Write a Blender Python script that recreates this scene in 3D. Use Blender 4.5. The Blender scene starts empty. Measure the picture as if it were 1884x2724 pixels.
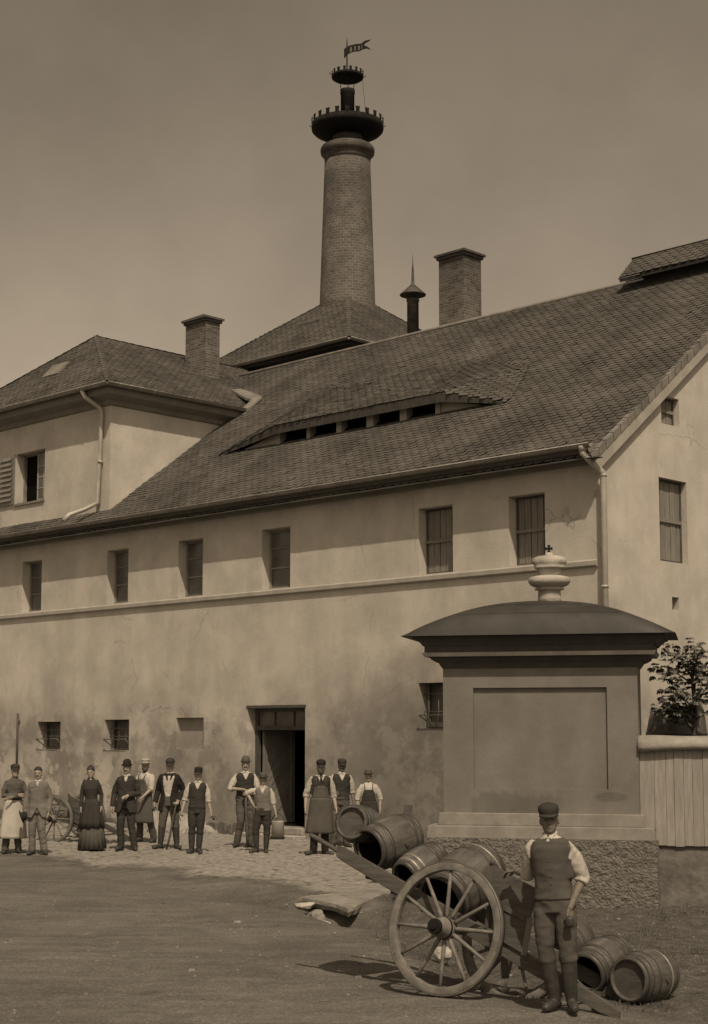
import bpy, bmesh, math, random
import numpy as np
from mathutils import Vector, Matrix, noise
random.seed(7)
PI = math.pi
R = math.radians
scene = bpy.context.scene
col = scene.collection

# ---------------------------------------------------------------- camera
cd = bpy.data.cameras.new('camera'); cam = bpy.data.objects.new('camera', cd); col.objects.link(cam)
cam.location = (0, 0, 2.35); cam.rotation_euler = (R(96), 0, 0)
cd.sensor_fit = 'VERTICAL'; cd.sensor_height = 36; cd.lens = 54.44; cd.shift_y = 0.0559
cd.clip_start = .1; cd.clip_end = 3000
scene.camera = cam
# ---------------------------------------------------------------- world
SUN_EL, SUN_AZ = R(54), R(-10)       # azimuth measured from -Y, towards +X
w = bpy.data.worlds.new('World'); scene.world = w; w.use_nodes = True
nt = w.node_tree; nt.nodes.clear()
sky = nt.nodes.new('ShaderNodeTexSky'); sky.sky_type = 'NISHITA'; sky.sun_disc = False
sky.sun_elevation = SUN_EL; sky.sun_rotation = PI - R(10)
sky.air_density = 1.0; sky.dust_density = 2.5
bw = nt.nodes.new('ShaderNodeRGBToBW'); nt.links.new(sky.outputs[0], bw.inputs[0])
tc = nt.nodes.new('ShaderNodeTexCoord')
nz = nt.nodes.new('ShaderNodeTexNoise'); nz.inputs['Scale'].default_value = 5; nz.inputs['Detail'].default_value = 9; nz.inputs['Roughness'].default_value = .6
nt.links.new(tc.outputs['Generated'], nz.inputs['Vector'])
mr = nt.nodes.new('ShaderNodeMapRange'); mr.inputs[1].default_value = .36; mr.inputs[2].default_value = .64; mr.inputs[3].default_value = .92; mr.inputs[4].default_value = 1.12
nt.links.new(nz.outputs[0], mr.inputs[0])
sz = nt.nodes.new('ShaderNodeSeparateXYZ'); nt.links.new(tc.outputs['Generated'], sz.inputs[0])
hz = nt.nodes.new('ShaderNodeMapRange'); hz.interpolation_type = 'SMOOTHSTEP'; nt.links.new(sz.outputs[2], hz.inputs[0]); hz.inputs[1].default_value = .12; hz.inputs[2].default_value = .5; hz.inputs[3].default_value = 1.30; hz.inputs[4].default_value = 1.04
m0 = nt.nodes.new('ShaderNodeMath'); m0.operation = 'MULTIPLY'; nt.links.new(mr.outputs[0], m0.inputs[0]); nt.links.new(hz.outputs[0], m0.inputs[1])
mu = nt.nodes.new('ShaderNodeMath'); mu.operation = 'MULTIPLY'; nt.links.new(bw.outputs[0], mu.inputs[0]); nt.links.new(m0.outputs[0], mu.inputs[1])
cmb = nt.nodes.new('ShaderNodeVectorMath'); cmb.operation = 'SCALE'; cmb.inputs[0].default_value = (1.02, .82, .595)
nt.links.new(mu.outputs[0], cmb.inputs['Scale'])
bg = nt.nodes.new('ShaderNodeBackground'); bg.inputs[1].default_value = .068
nt.links.new(cmb.outputs[0], bg.inputs[0])
ou = nt.nodes.new('ShaderNodeOutputWorld'); nt.links.new(bg.outputs[0], ou.inputs[0])
# ---------------------------------------------------------------- sun
sd = bpy.data.lights.new('sun', 'SUN'); sd.energy = 2.4; sd.angle = R(.6); sd.color = (1, .845, .655)
sun = bpy.data.objects.new('sun', sd); col.objects.link(sun)
S = Vector((math.sin(R(10)) * math.cos(SUN_EL), -math.cos(R(10)) * math.cos(SUN_EL), math.sin(SUN_EL)))
sun.rotation_euler = S.to_track_quat('Z', 'Y').to_euler(); sun.location = (5, -10, 30)
scene.view_settings.view_transform = 'Standard'; scene.view_settings.look = 'None'
scene.view_settings.exposure = 0.5; scene.view_settings.gamma = 1

# ---------------------------------------------------------------- materials
def nodes(m): return m.node_tree.nodes, m.node_tree.links
TINT = (1.0, .93, .82)
def mat(name, v, v2=None, scale=3, rough=.85, bump=.0, bscale=30, metal=0, det=6, stretch=(1, 1, 1), extra=None, island=0, tint=TINT, spec=.3, coord='Object', lo=.35, hi=.65):
    m = bpy.data.materials.new(name); m.use_nodes = True
    N, L = nodes(m); b = N['Principled BSDF']
    b.inputs['Roughness'].default_value = rough; b.inputs['Metallic'].default_value = metal
    b.inputs['Specular IOR Level'].default_value = spec
    t = N.new('ShaderNodeTexCoord'); mp = N.new('ShaderNodeMapping'); mp.inputs['Scale'].default_value = stretch
    L.new(t.outputs[coord], mp.inputs[0])
    n1 = N.new('ShaderNodeTexNoise'); n1.inputs['Scale'].default_value = scale; n1.inputs['Detail'].default_value = det; n1.inputs['Roughness'].default_value = .62
    L.new(mp.outputs[0], n1.inputs['Vector'])
    v2 = v if v2 is None else v2
    r = N.new('ShaderNodeMapRange'); r.inputs[1].default_value = lo; r.inputs[2].default_value = hi; r.inputs[3].default_value = v; r.inputs[4].default_value = v2
    L.new(n1.outputs[0], r.inputs[0]); val = r.outputs[0]
    if island:
        g = N.new('ShaderNodeNewGeometry'); rr = N.new('ShaderNodeMapRange'); rr.inputs[3].default_value = 1 - island; rr.inputs[4].default_value = 1 + island
        L.new(g.outputs['Random Per Island'], rr.inputs[0]); k = N.new('ShaderNodeMath'); k.operation = 'MULTIPLY'
        L.new(val, k.inputs[0]); L.new(rr.outputs[0], k.inputs[1]); val = k.outputs[0]
    if extra: val = extra(m, N, L, val, t)
    c = N.new('ShaderNodeVectorMath'); c.operation = 'SCALE'; c.inputs[0].default_value = tint
    L.new(val, c.inputs['Scale']); L.new(c.outputs[0], b.inputs['Base Color'])
    if bump:
        n2 = N.new('ShaderNodeTexNoise'); n2.inputs['Scale'].default_value = bscale; n2.inputs['Detail'].default_value = 6
        L.new(mp.outputs[0], n2.inputs['Vector'])
        bp = N.new('ShaderNodeBump'); bp.inputs['Strength'].default_value = min(1, bump * 10); bp.inputs['Distance'].default_value = bump * .1
        L.new(n2.outputs[0], bp.inputs['Height']); L.new(bp.outputs[0], b.inputs['Normal'])
    return m
def mulnode(N, L, a, b_):
    k = N.new('ShaderNodeMath'); k.operation = 'MULTIPLY'
    L.new(a, k.inputs[0])
    if isinstance(b_, (int, float)): k.inputs[1].default_value = b_
    else: L.new(b_, k.inputs[1])
    return k.outputs[0]
def mapr(N, L, src, a, b_, c, d, smooth=True):
    r = N.new('ShaderNodeMapRange'); r.interpolation_type = 'SMOOTHSTEP' if smooth else 'LINEAR'
    L.new(src, r.inputs[0])
    for i, x in zip((1, 2, 3, 4), (a, b_, c, d)): r.inputs[i].default_value = x
    return r.outputs[0]
def mathn(N, L, op, a, b_):
    k = N.new('ShaderNodeMath'); k.operation = op
    for i, x in enumerate((a, b_)):
        if isinstance(x, (int, float)): k.inputs[i].default_value = x
        else: L.new(x, k.inputs[i])
    return k.outputs[0]
def noisen(N, L, t, scale, det=5, stretch=(1, 1, 1), rough=.6, loc=(0, 0, 0)):
    mp = N.new('ShaderNodeMapping'); mp.inputs['Scale'].default_value = stretch; mp.inputs['Location'].default_value = loc
    L.new(t.outputs['Object'], mp.inputs[0])
    n = N.new('ShaderNodeTexNoise'); n.inputs['Scale'].default_value = scale; n.inputs['Detail'].default_value = det; n.inputs['Roughness'].default_value = rough
    L.new(mp.outputs[0], n.inputs['Vector']); return n.outputs[0]
def plaster_extra(m, N, L, val, t):
    sx = N.new('ShaderNodeSeparateXYZ'); L.new(t.outputs['Object'], sx.inputs[0])
    X, Z = sx.outputs[0], sx.outputs[2]
    n1 = noisen(N, L, t, .55, 6); n2 = noisen(N, L, t, 1.4, 8, rough=.7, loc=(3, 1, 5)); n3 = noisen(N, L, t, 2.0, 6, (1, 1, .16), loc=(9, 0, 2))
    # damp, dirty zone rising from the ground: higher at the right of the door
    top = mapr(N, L, X, -9, -4, 2.5, 3.6)
    zz = mathn(N, L, 'SUBTRACT', Z, top); zz = mathn(N, L, 'ADD', zz, mapr(N, L, n1, .25, .75, -1.1, 1.1))
    damp = mulnode(N, L, mapr(N, L, zz, -1.5, 1.4, 1, 0), mapr(N, L, sx.outputs[1], .6, .8, 1, .35))
    xr = mapr(N, L, X, -8, -4.5, .64, .48)
    f = N.new('ShaderNodeMix'); f.data_type = 'FLOAT'; L.new(damp, f.inputs[0]); f.inputs[2].default_value = 1; L.new(xr, f.inputs[3])
    v = mulnode(N, L, val, f.outputs[0])
    nb = noisen(N, L, t, 1.15, 9, rough=.68, loc=(11, 2, 6)); bm_ = mapr(N, L, Z, 2.3, 3.4, 1, 0); bl = N.new('ShaderNodeMix'); bl.data_type = 'FLOAT'; L.new(bm_, bl.inputs[0]); bl.inputs[2].default_value = 1; L.new(mapr(N, L, nb, .44, .57, .74, 1.06), bl.inputs[3]); v = mulnode(N, L, v, bl.outputs[0])
    # flaked pale patches of bare lime low on the wall
    fl = mapr(N, L, n2, .49, .54, 0, 1); lo = mapr(N, L, Z, 1.4, 2.3, 1, 0); xl = mapr(N, L, X, -13.8, -13.0, 1, 0)
    fl = mulnode(N, L, mulnode(N, L, fl, lo), xl)
    g = N.new('ShaderNodeMix'); g.data_type = 'FLOAT'; L.new(fl, g.inputs[0]); L.new(v, g.inputs[2]); g.inputs[3].default_value = .42
    v = g.outputs[0]
    # rain streaks
    v = mulnode(N, L, v, mulnode(N, L, mapr(N, L, n3, .35, .7, .95, 1.03), mapr(N, L, noisen(N, L, t, .9, 9, rough=.72, loc=(7, 7, 7)), .3, .7, .88, 1.08)))
    vo = N.new('ShaderNodeTexVoronoi'); vo.feature = 'DISTANCE_TO_EDGE'; vo.inputs['Scale'].default_value = .55
    mw = N.new('ShaderNodeVectorMath'); mw.operation = 'ADD'; L.new(t.outputs['Object'], mw.inputs[0]); nw = N.new('ShaderNodeTexNoise'); nw.inputs['Scale'].default_value = 3; nw.inputs['Detail'].default_value = 6; L.new(t.outputs['Object'], nw.inputs['Vector']); sc0 = N.new('ShaderNodeVectorMath'); sc0.operation = 'SCALE'; sc0.inputs['Scale'].default_value = .35; L.new(nw.outputs['Color'], sc0.inputs[0]); L.new(sc0.outputs[0], mw.inputs[1]); L.new(mw.outputs[0], vo.inputs['Vector'])
    crk = mulnode(N, L, mapr(N, L, vo.outputs['Distance'], .001, .007, 1, 0), mapr(N, L, noisen(N, L, t, .5, 2, loc=(1, 4, 2)), .52, .60, 0, 1))
    v = mulnode(N, L, v, mapr(N, L, crk, 0, 1, 1, .68, False))
    n4 = noisen(N, L, t, 55, 3)
    v = mulnode(N, L, v, mapr(N, L, n4, .3, .7, .93, 1.06))
    return v
M = {}
M['plaster'] = mat('lime_plaster', .42, .50, .9, .95, .06, 22, extra=plaster_extra)
M['plaster_trim'] = mat('plaster_trim', .28, .36, 2, .95, .04, 30)
M['coping'] = mat('coping_render', .20, .30, 3, .95, .08, 25)
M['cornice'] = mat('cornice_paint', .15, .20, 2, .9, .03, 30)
M['slate'] = mat('slate', .062, .105, .6, .75, .03, 40, island=.10, spec=.2)
M['slate_edge'] = mat('slate_edge', .13, .2, 3, .7, .03, 30, island=.2)
M['underlay'] = mat('roof_boards', .03)
M['zinc'] = mat('zinc_sheet', .17, .26, 3, .5, .02, 15, metal=.25, spec=.5)
M['zinc_pale'] = mat('zinc_pipe', .30, .40, 3, .55, .02, 15, metal=.1, spec=.5)
M['iron'] = mat('black_iron', .009, .018, 6, .85, .03, 30, spec=.15)
M['rust'] = mat('rusty_sheet', .045, .11, 5, .75, .05, 25)
M['figure'] = mat('vane_sky_figures', .20, .26)
M['dark'] = mat('interior_shade', .010, rough=1, spec=0)  # near-black colour stands in for the shade inside openings and casks
M['wood_dark'] = mat('dark_wood', .05, .09, 3, .8, .05, 12, stretch=(6, 6, 1))
M['wood_shut'] = mat('shutter_wood', .14, .21, 3, .85, .05, 14, stretch=(8, 8, 1), island=.15)
M['wood_pale'] = mat('weathered_wood', .21, .28, 3, .85, .05, 14, stretch=(8, 8, 1), island=.06)
M['glass'] = mat('old_glass', .07, .12, 2, .25, 0, spec=.5)
M['frame'] = mat('window_frame_paint', .16, .24, 4, .7)
def brick_mat(name, a, b_, mortar, w_=.26, h_=.077, soot=None):
    m = bpy.data.materials.new(name); m.use_nodes = True; N, L = nodes(m); b = N['Principled BSDF']; b.inputs['Roughness'].default_value = .9
    t = N.new('ShaderNodeTexCoord'); br = N.new('ShaderNodeTexBrick'); L.new(t.outputs['UV'], br.inputs['Vector'])
    br.inputs['Scale'].default_value = 1; br.inputs['Brick Width'].default_value = w_; br.inputs['Row Height'].default_value = h_; br.inputs['Mortar Size'].default_value = .009; br.inputs['Mortar Smooth'].default_value = .3
    br.inputs['Color1'].default_value = (a, a * .9, a * .78, 1); br.inputs['Color2'].default_value = (b_, b_ * .9, b_ * .78, 1); br.inputs['Mortar'].default_value = (mortar, mortar * .93, mortar * .82, 1); br.inputs['Bias'].default_value = -.1
    n = noisen(N, L, t, 1.3, 6); f = mapr(N, L, n, .3, .7, .72, 1.2)
    n5 = noisen(N, L, t, 9, 4); f = mulnode(N, L, f, mapr(N, L, n5, .3, .7, .85, 1.12))
    if soot:
        sx = N.new('ShaderNodeSeparateXYZ'); L.new(t.outputs['Object'], sx.inputs[0])
        f = mulnode(N, L, f, mapr(N, L, sx.outputs[2], soot[0], soot[1], 1, soot[2]))
    c = N.new('ShaderNodeVectorMath'); c.operation = 'SCALE'; L.new(br.outputs[0], c.inputs[0]); L.new(f, c.inputs['Scale']); L.new(c.outputs[0], b.inputs['Base Color'])
    bp = N.new('ShaderNodeBump'); bp.inputs['Strength'].default_value = .6; bp.inputs['Distance'].default_value = .012; bp.invert = True
    L.new(br.outputs['Fac'], bp.inputs['Height']); L.new(bp.outputs[0], b.inputs['Normal'])
    return m
M['brick'] = brick_mat('stack_brick', .09, .135, .20, w_=.20, h_=.094, soot=(4.0, 7.4, .72))
M['brick_small'] = brick_mat('house_chimney_brick', .08, .16, .20, soot=(13.6, 15.3, .55))
M['brick_dark'] = brick_mat('sooty_brick', .05, .09, .09)
def mon_extra(m, N, L, val, t):
    sx = N.new('ShaderNodeSeparateXYZ'); L.new(t.outputs['Object'], sx.inputs[0]); Z = sx.outputs[2]
    n1 = noisen(N, L, t, 1.1, 6); n2 = noisen(N, L, t, 1.9, 7, (1, 1, .35), loc=(2, 2, 2)); n3 = noisen(N, L, t, 40, 4)
    v = mulnode(N, L, val, mapr(N, L, n1, .3, .7, .86, 1.1))
    # a flaked coat of darker paint along the foot of the pier
    zz = mathn(N, L, 'ADD', mapr(N, L, Z, 1.28, 1.60, 0, .5), mapr(N, L, n2, .3, .7, .5, 0)); dk = mapr(N, L, mathn(N, L, 'SUBTRACT', .62, zz), -.08, .08, 1, .80, True)
    xm = mapr(N, L, sx.outputs[0], .1, .5, 1, 0); ov = mathn(N, L, 'ADD', mathn(N, L, 'POWER', mathn(N, L, 'MULTIPLY', mathn(N, L, 'SUBTRACT', sx.outputs[0], .98), 4.4), 2), mathn(N, L, 'POWER', mathn(N, L, 'MULTIPLY', mathn(N, L, 'SUBTRACT', Z, 1.46), 15), 2)); xm = mathn(N, L, 'MAXIMUM', xm, mapr(N, L, ov, .7, 1.4, 1, 0)); dk = mathn(N, L, 'MINIMUM', dk, mapr(N, L, ov, .7, 1.3, .80, 1)); band = mathn(N, L, 'MULTIPLY', mathn(N, L, 'LESS_THAN', Z, 1.56), mathn(N, L, 'MULTIPLY', xm, mapr(N, L, sx.outputs[0], -1.0, -.93, 0, 1)))
    g = N.new('ShaderNodeMix'); g.data_type = 'FLOAT'; L.new(band, g.inputs[0]); g.inputs[2].default_value = 1; L.new(dk, g.inputs[3])
    v = mulnode(N, L, v, g.outputs[0])
    return mulnode(N, L, v, mapr(N, L, n3, .3, .7, .93, 1.06))
M['mon'] = mat('monument_render', .150, .180, 2, .95, .05, 35, extra=mon_extra)
M['mon_shade'] = mat('monument_moulding_shaded', .055, .075, 3, .9, .03, 30)  # moulding colour darkened to carry the shade under the eave
M['mon_step'] = mat('monument_ledge', .17, .24, 4, .95, .05, 30)
M['mon_roof'] = mat('monument_sheet_roof', .030, .045, 3, .6, .02, 8)
M['rough'] = mat('roughcast', .12, .19, 14, .98, .5, 30, det=8)
M['stone'] = mat('pale_stone', .26, .42, 3, .9, .12, 14)
M['slab'] = mat('slab_stone', .14, .27, 2.5, .95, .15, 9)
M['stone_dark'] = mat('dark_stone', .09, .16, 4, .95, .15, 14)
M['cart'] = mat('cart_wood', .055, .095, 3, .8, .06, 10, stretch=(1, 6, 6))
M['wheel'] = mat('wheel_wood', .10, .19, 9, .78, .05, 22)
M['tyre'] = mat('iron_tyre', .10, .16, 6, .5, .03, 30, metal=.4)
M['barrel'] = mat('cask_oak', .07, .135, 2.2, .7, .05, 10, stretch=(1, 5, 5), spec=.4)
M['cask_head'] = mat('cask_head', .05, .10, 3, .8, .05, 10, stretch=(5, 1, 5))
M['hoop'] = mat('iron_hoop', .05, .085, 8, .5, .02, 30, metal=.3, spec=.5)
M['hoop_bright'] = mat('worn_hoop', .22, .30, 8, .45, .02, 30, metal=.4, spec=.6)
M['skin'] = mat('skin', .26, .32, 30, .6, .01, 80, tint=(1, .86, .70))
M['skin_tan'] = mat('tanned_skin', .11, .17, 30, .6, .01, 80, tint=(1, .86, .70))
M['hair'] = mat('dark_hair', .02, .035, 60, .7, .05, 120, stretch=(1, 1, .2))
M['hair_grey'] = mat('grey_hair', .045, .08, 60, .7, .05, 120)
def cloth(name, v, v2): return mat(name, v, v2, 3, .95, .05, 90, spec=.1)
M['c_white'] = cloth('white_cotton', .36, .46)
M['c_dim'] = cloth('dim_linen', .30, .38)
M['c_grey'] = cloth('grey_tweed', .12, .17)
M['c_mid'] = cloth('brown_wool', .07, .10)
M['c_dark'] = cloth('dark_wool', .032, .05)
M['c_black'] = cloth('black_wool', .018, .03)
M['c_apron'] = cloth('apron_cloth', .07, .10)
M['c_vest'] = cloth('worn_vest', .06, .09)
M['leather'] = mat('boot_leather', .025, .05, 10, .55, .05, 40, spec=.4)
M['leaf'] = mat('leaf', .05, .11, 5, .6, island=.4, tint=(1, .97, .8))
M['bark'] = mat('bark', .035, .07, 12, .95, .2, 25)
M['grass'] = mat('dry_grass', .05, .13, 2, .8, island=.45, tint=(1, .96, .82))
M['pebble'] = mat('pebble', .10, .22, 2, .95, .05, 14, island=.35)
M['rubble'] = mat('rubble_stone', .14, .34, 2, .95, .12, 14, island=.3)

# ---------------------------------------------------------------- mesh builder
class MB:
    def __init__(s): s.v = []; s.f = []; s.mi = []; s.sm = []
    def add(s, vs, fs, mi=0, smooth=False):
        o = len(s.v); s.v += [tuple(p) for p in vs]
        for f in fs: s.f.append([i + o for i in f]); s.mi.append(mi); s.sm.append(smooth)
    def box(s, x0, x1, y0, y1, z0, z1, mi=0, T=None):
        vs = [(x, y, z) for z in (z0, z1) for y in (y0, y1) for x in (x0, x1)]
        if T: vs = [T @ Vector(p) for p in vs]
        s.add(vs, [(0, 2, 3, 1), (4, 5, 7, 6), (0, 1, 5, 4), (2, 6, 7, 3), (0, 4, 6, 2), (1, 3, 7, 5)], mi)
    def beam(s, a, b, wx, wz, up=(0, 0, 1), mi=0):
        a, b = Vector(a), Vector(b); d = (b - a).normalized(); sd_ = d.cross(Vector(up)).normalized(); u = sd_.cross(d)
        vs = [p + sd_ * sx * wx / 2 + u * sz * wz / 2 for p in (a, b) for sz in (-1, 1) for sx in (-1, 1)]
        s.add(vs, [(0, 1, 3, 2), (4, 6, 7, 5), (0, 4, 5, 1), (2, 3, 7, 6), (0, 2, 6, 4), (1, 5, 7, 3)], mi)
    def tube(s, pts, rad, n=10, mi=0, cap=True, sx=1, up=None, smooth=True):
        pts = [Vector(p) for p in pts]
        if not hasattr(rad, '__len__'): rad = [rad] * len(pts)
        d0 = (pts[1] - pts[0]).normalized(); ref = Vector(up) if up else (Vector((0, 0, 1)) if abs(d0.z) < .9 else Vector((0, 1, 0)))
        a = d0.cross(ref).normalized(); vs = []; prev = d0
        for i, p in enumerate(pts):
            if i == 0: d = d0
            elif i == len(pts) - 1: d = (pts[i] - pts[i - 1]).normalized()
            else: d = ((pts[i + 1] - p).normalized() + (p - pts[i - 1]).normalized()).normalized()
            a = (a - d * a.dot(d)).normalized(); b = d.cross(a)
            r = rad[i]; rx, ry = (r if hasattr(r, '__len__') else (r * sx, r))
            for k in range(n):
                t = 2 * PI * k / n; vs.append(p + a * math.cos(t) * rx + b * math.sin(t) * ry)
        fs = []
        for i in range(len(pts) - 1):
            for k in range(n): fs.append((i * n + k, i * n + (k + 1) % n, (i + 1) * n + (k + 1) % n, (i + 1) * n + k))
        s.add(vs, fs, mi, smooth)
        if cap:
            o = len(s.v) - len(vs); s.f.append([o + k for k in range(n)][::-1]); s.mi.append(mi); s.sm.append(False)
            s.f.append([o + (len(pts) - 1) * n + k for k in range(n)]); s.mi.append(mi); s.sm.append(False)
    def lathe(s, prof, n=24, mi=0, T=None, sy=1, smooth=True, cx=0, cy=0, close=False, rmod=None, caps=True):
        vs = []
        for (r, z) in prof:
            for k in range(n):
                t = 2 * PI * k / n; q = r * (rmod(t, z) if rmod else 1); vs.append(Vector((cx + q * math.cos(t), cy + q * math.sin(t) * sy, z)))
        if T: vs = [T @ p for p in vs]
        fs = []; m = len(prof)
        for i in range(m if close else m - 1):
            j = (i + 1) % m
            for k in range(n): fs.append((i * n + k, i * n + (k + 1) % n, j * n + (k + 1) % n, j * n + k))
        o = len(s.v); s.add(vs, fs, mi, smooth)
        if not close and caps:
            if prof[0][0] > 1e-4: s.f.append([o + k for k in range(n)][::-1]); s.mi.append(mi); s.sm.append(False)
            if prof[-1][0] > 1e-4: s.f.append([o + (m - 1) * n + k for k in range(n)]); s.mi.append(mi); s.sm.append(False)
    def prism(s, poly, y0, y1, mi=0, axis='y', T=None):
        n = len(poly)
        if axis == 'y': vs = [(x, y0, z) for x, z in poly] + [(x, y1, z) for x, z in poly]
        elif axis == 'x': vs = [(y0, x, z) for x, z in poly] + [(y1, x, z) for x, z in poly]
        else: vs = [(x, z, y0) for x, z in poly] + [(x, z, y1) for x, z in poly]
        if T: vs = [T @ Vector(p) for p in vs]
        s.add(vs, [list(range(n)), list(range(n, 2 * n))[::-1]] + [(i, i + n, (i + 1) % n + n, (i + 1) % n) for i in range(n)], mi)
    def build(s, name, mats, parent=None, uv=False, bevel=0, fixn=True, cyl=None):
        me = bpy.data.meshes.new(name); me.from_pydata([tuple(p) for p in s.v], [], s.f)
        if not isinstance(mats, (list, tuple)): mats = [mats]
        for m in mats: me.materials.append(m)
        me.polygons.foreach_set('material_index', s.mi); me.polygons.foreach_set('use_smooth', s.sm)
        if fixn:
            bm = bmesh.new(); bm.from_mesh(me); bmesh.ops.recalc_face_normals(bm, faces=bm.faces); bm.to_mesh(me); bm.free()
        if uv:
            l = me.uv_layers.new(name='UVMap')
            for p in me.polygons:
                n = p.normal; t = Vector((0, 0, 1)).cross(n); t = t.normalized() if t.length > .05 else Vector((1, 0, 0)); b = n.cross(t)
                if cyl is not None:
                    ths = []
                    for li in p.loop_indices:
                        c = me.vertices[me.loops[li].vertex_index].co; ths.append(math.atan2(c.y, c.x))
                    if max(ths) - min(ths) > PI: ths = [a + 2 * PI if a < 0 else a for a in ths]
                    for li, a in zip(p.loop_indices, ths):
                        c = me.vertices[me.loops[li].vertex_index].co; l.data[li].uv = (a * cyl, c.z if abs(n.z) < .8 else math.hypot(c.x, c.y))
                else:
                    for li in p.loop_indices:
                        c = me.vertices[me.loops[li].vertex_index].co; l.data[li].uv = (c.dot(t), c.dot(b))
        me.update(); o = bpy.data.objects.new(name, me); col.objects.link(o)
        if parent: o.parent = parent
        if bevel:
            bv = o.modifiers.new('bevel', 'BEVEL'); bv.width = bevel; bv.segments = 2; bv.limit_method = 'ANGLE'; bv.angle_limit = R(40)
        return o
def thing(name, label, cat, loc=(0, 0, 0), rotz=0, group=None):
    o = bpy.data.objects.new(name, None); col.objects.link(o); o.location = loc; o.rotation_euler = (0, 0, rotz)
    o.empty_display_size = .2; return tag(o, label, cat, group)
def tag(o, label, cat, group=None):
    o['label'] = label; o['category'] = cat
    if group: o['group'] = group
    return o
def kind(o, k, label=None, cat=None):
    o['kind'] = k
    if label: o['label'] = label
    if cat: o['category'] = cat
    return o
def copy_tree(o, parent=None):
    c = o.copy(); col.objects.link(c); c.parent = parent
    for ch in list(o.children): copy_tree(ch, c)
    return c
def link_children_matrix(): bpy.context.view_layer.update()

# ---------------------------------------------------------------- ground
DITCH = [(-12, 34.), (-9, 31.5), (-6, 28.2), (-4, 26.2), (-1.6, 23.2), (-.25, 21.3), (.45, 19.6), (1.15, 17.6), (1.5, 15.9), (1.65, 14.9)]
DDEP = [.02, .03, .05, .07, .12, .30, .24, .20, .19, .19]
DWID = [.8, .8, .7, .6, .55, .38, .55, .6, .6, .5]
def ditch_info(X, Y):
    best = np.full(X.shape, 1e9); dep = np.zeros(X.shape); wid = np.ones(X.shape); side = np.zeros(X.shape)
    for i in range(len(DITCH) - 1):
        ax, ay = DITCH[i]; bx, by = DITCH[i + 1]; dx, dy = bx - ax, by - ay; L2 = dx * dx + dy * dy
        t = np.clip(((X - ax) * dx + (Y - ay) * dy) / L2, 0, 1); px, py = ax + t * dx, ay + t * dy
        d = np.hypot(X - px, Y - py); m = d < best
        best = np.where(m, d, best); dep = np.where(m, DDEP[i] + t * (DDEP[i + 1] - DDEP[i]), dep); wid = np.where(m, DWID[i] + t * (DWID[i + 1] - DWID[i]), wid)
        s_ = (X - ax) * (-dy) * -1 + (Y - ay) * dx * -1
        side = np.where(m, -np.sign(dx * (Y - ay) - dy * (X - ax)), side)
    return best, dep, wid, -side * best   # signed: positive on the far (yard) side
def vnoise(X, Y, s, seed):
    rs = np.random.RandomState(seed); T = rs.rand(256, 256)
    x = X / s; y = Y / s; xi = np.floor(x).astype(int); yi = np.floor(y).astype(int); fx = x - xi; fy = y - yi
    fx = fx * fx * (3 - 2 * fx); fy = fy * fy * (3 - 2 * fy)
    g = lambda a, b: T[a % 256, b % 256]
    return (g(xi, yi) * (1 - fx) + g(xi + 1, yi) * fx) * (1 - fy) + (g(xi, yi + 1) * (1 - fx) + g(xi + 1, yi + 1) * fx) * fy - .5
def base_h(X, Y):
    d, dep, wid, sg = ditch_info(X, Y)
    z = -dep * np.exp(-(d / wid) ** 2)
    z += .05 * np.exp(-((X - .8) ** 2 + (Y - 13.9) ** 2) / .5)
    z += .035 * vnoise(X, Y, 2.3, 1) + .02 * vnoise(X, Y, .8, 2)
    z += .085 * np.exp(-((X - 1.75) ** 2 + (Y - 13.0) ** 2) / .35)
    far = np.clip((Y - 13) / 3, 0, 1)
    z -= .04 * (1 - far) * np.clip(X - 1, 0, 1)
    # grassy bank beside the culvert
    z += .13 * np.exp(-(((X - .35) / .5) ** 2 + ((Y - 18.8) / 1.0) ** 2)) * (X > -2)
    return z
def gz(x, y): return float(base_h(np.array([float(x)]), np.array([float(y)]))[0])
def cobbles(X, Y):
    s1, s2 = .15, .12; row = np.floor(Y / s2).astype(int); best = np.full(X.shape, 9.); rs = np.random.RandomState(5); J = rs.rand(256, 256, 3); hh = np.zeros(X.shape)
    for dr in (-1, 0, 1):
        r = row + dr; off = (r % 2) * .5
        cx = np.floor(X / s1 - off).astype(int)
        for dc in (-1, 0, 1):
            c = cx + dc; j = J[r % 256, c % 256]
            px = (c + off + .5 + (j[..., 0] - .5) * .5) * s1; py = (r + .5 + (j[..., 1] - .5) * .5) * s2
            d = ((X - px) / s1) ** 2 + ((Y - py) / s2) ** 2; m = d < best; best = np.where(m, d, best); hh = np.where(m, j[..., 2], hh)
    return np.clip(1 - best * 2.6, 0, 1) ** .5, hh
def grid_lines(a, b, st, far0, far1):
    mid = list(np.arange(a, b, st)); lo = []; x = a; k = st
    while x > far0: k *= 1.35; x -= k; lo.append(x)
    hi = []; x = mid[-1]; k = st
    while x < far1: k *= 1.35; x += k; hi.append(x)
    return np.array(lo[::-1] + mid + hi)
gx = grid_lines(-8.0, 6.6, .045, -900, 900); gy = grid_lines(11.0, 36.5, .042, -300, 1500)
GX, GY = np.meshgrid(gx, gy); GZ = base_h(GX, GY)
D_, DP_, W_, SG = ditch_info(GX, GY)
fine = ((GX > -8.2) & (GX < 6.8) & (GY > 10.8) & (GY < 36.8)).astype(float)
wob = vnoise(GX, GY, .9, 11) * .9 + vnoise(GX, GY, .3, 12) * .3
cob = np.clip((SG - .45 + wob * 1.2) / .8, 0, 1) * np.clip((1.6 - GX + wob) / .5, 0, 1) * np.clip((GY - 22.6 + .25*wob)/.4, 0, 1)
ch, crnd = cobbles(GX, GY)
wear = np.clip(.75 + 1.4 * vnoise(GX, GY, 1.4, 21), .25, 1)
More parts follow.
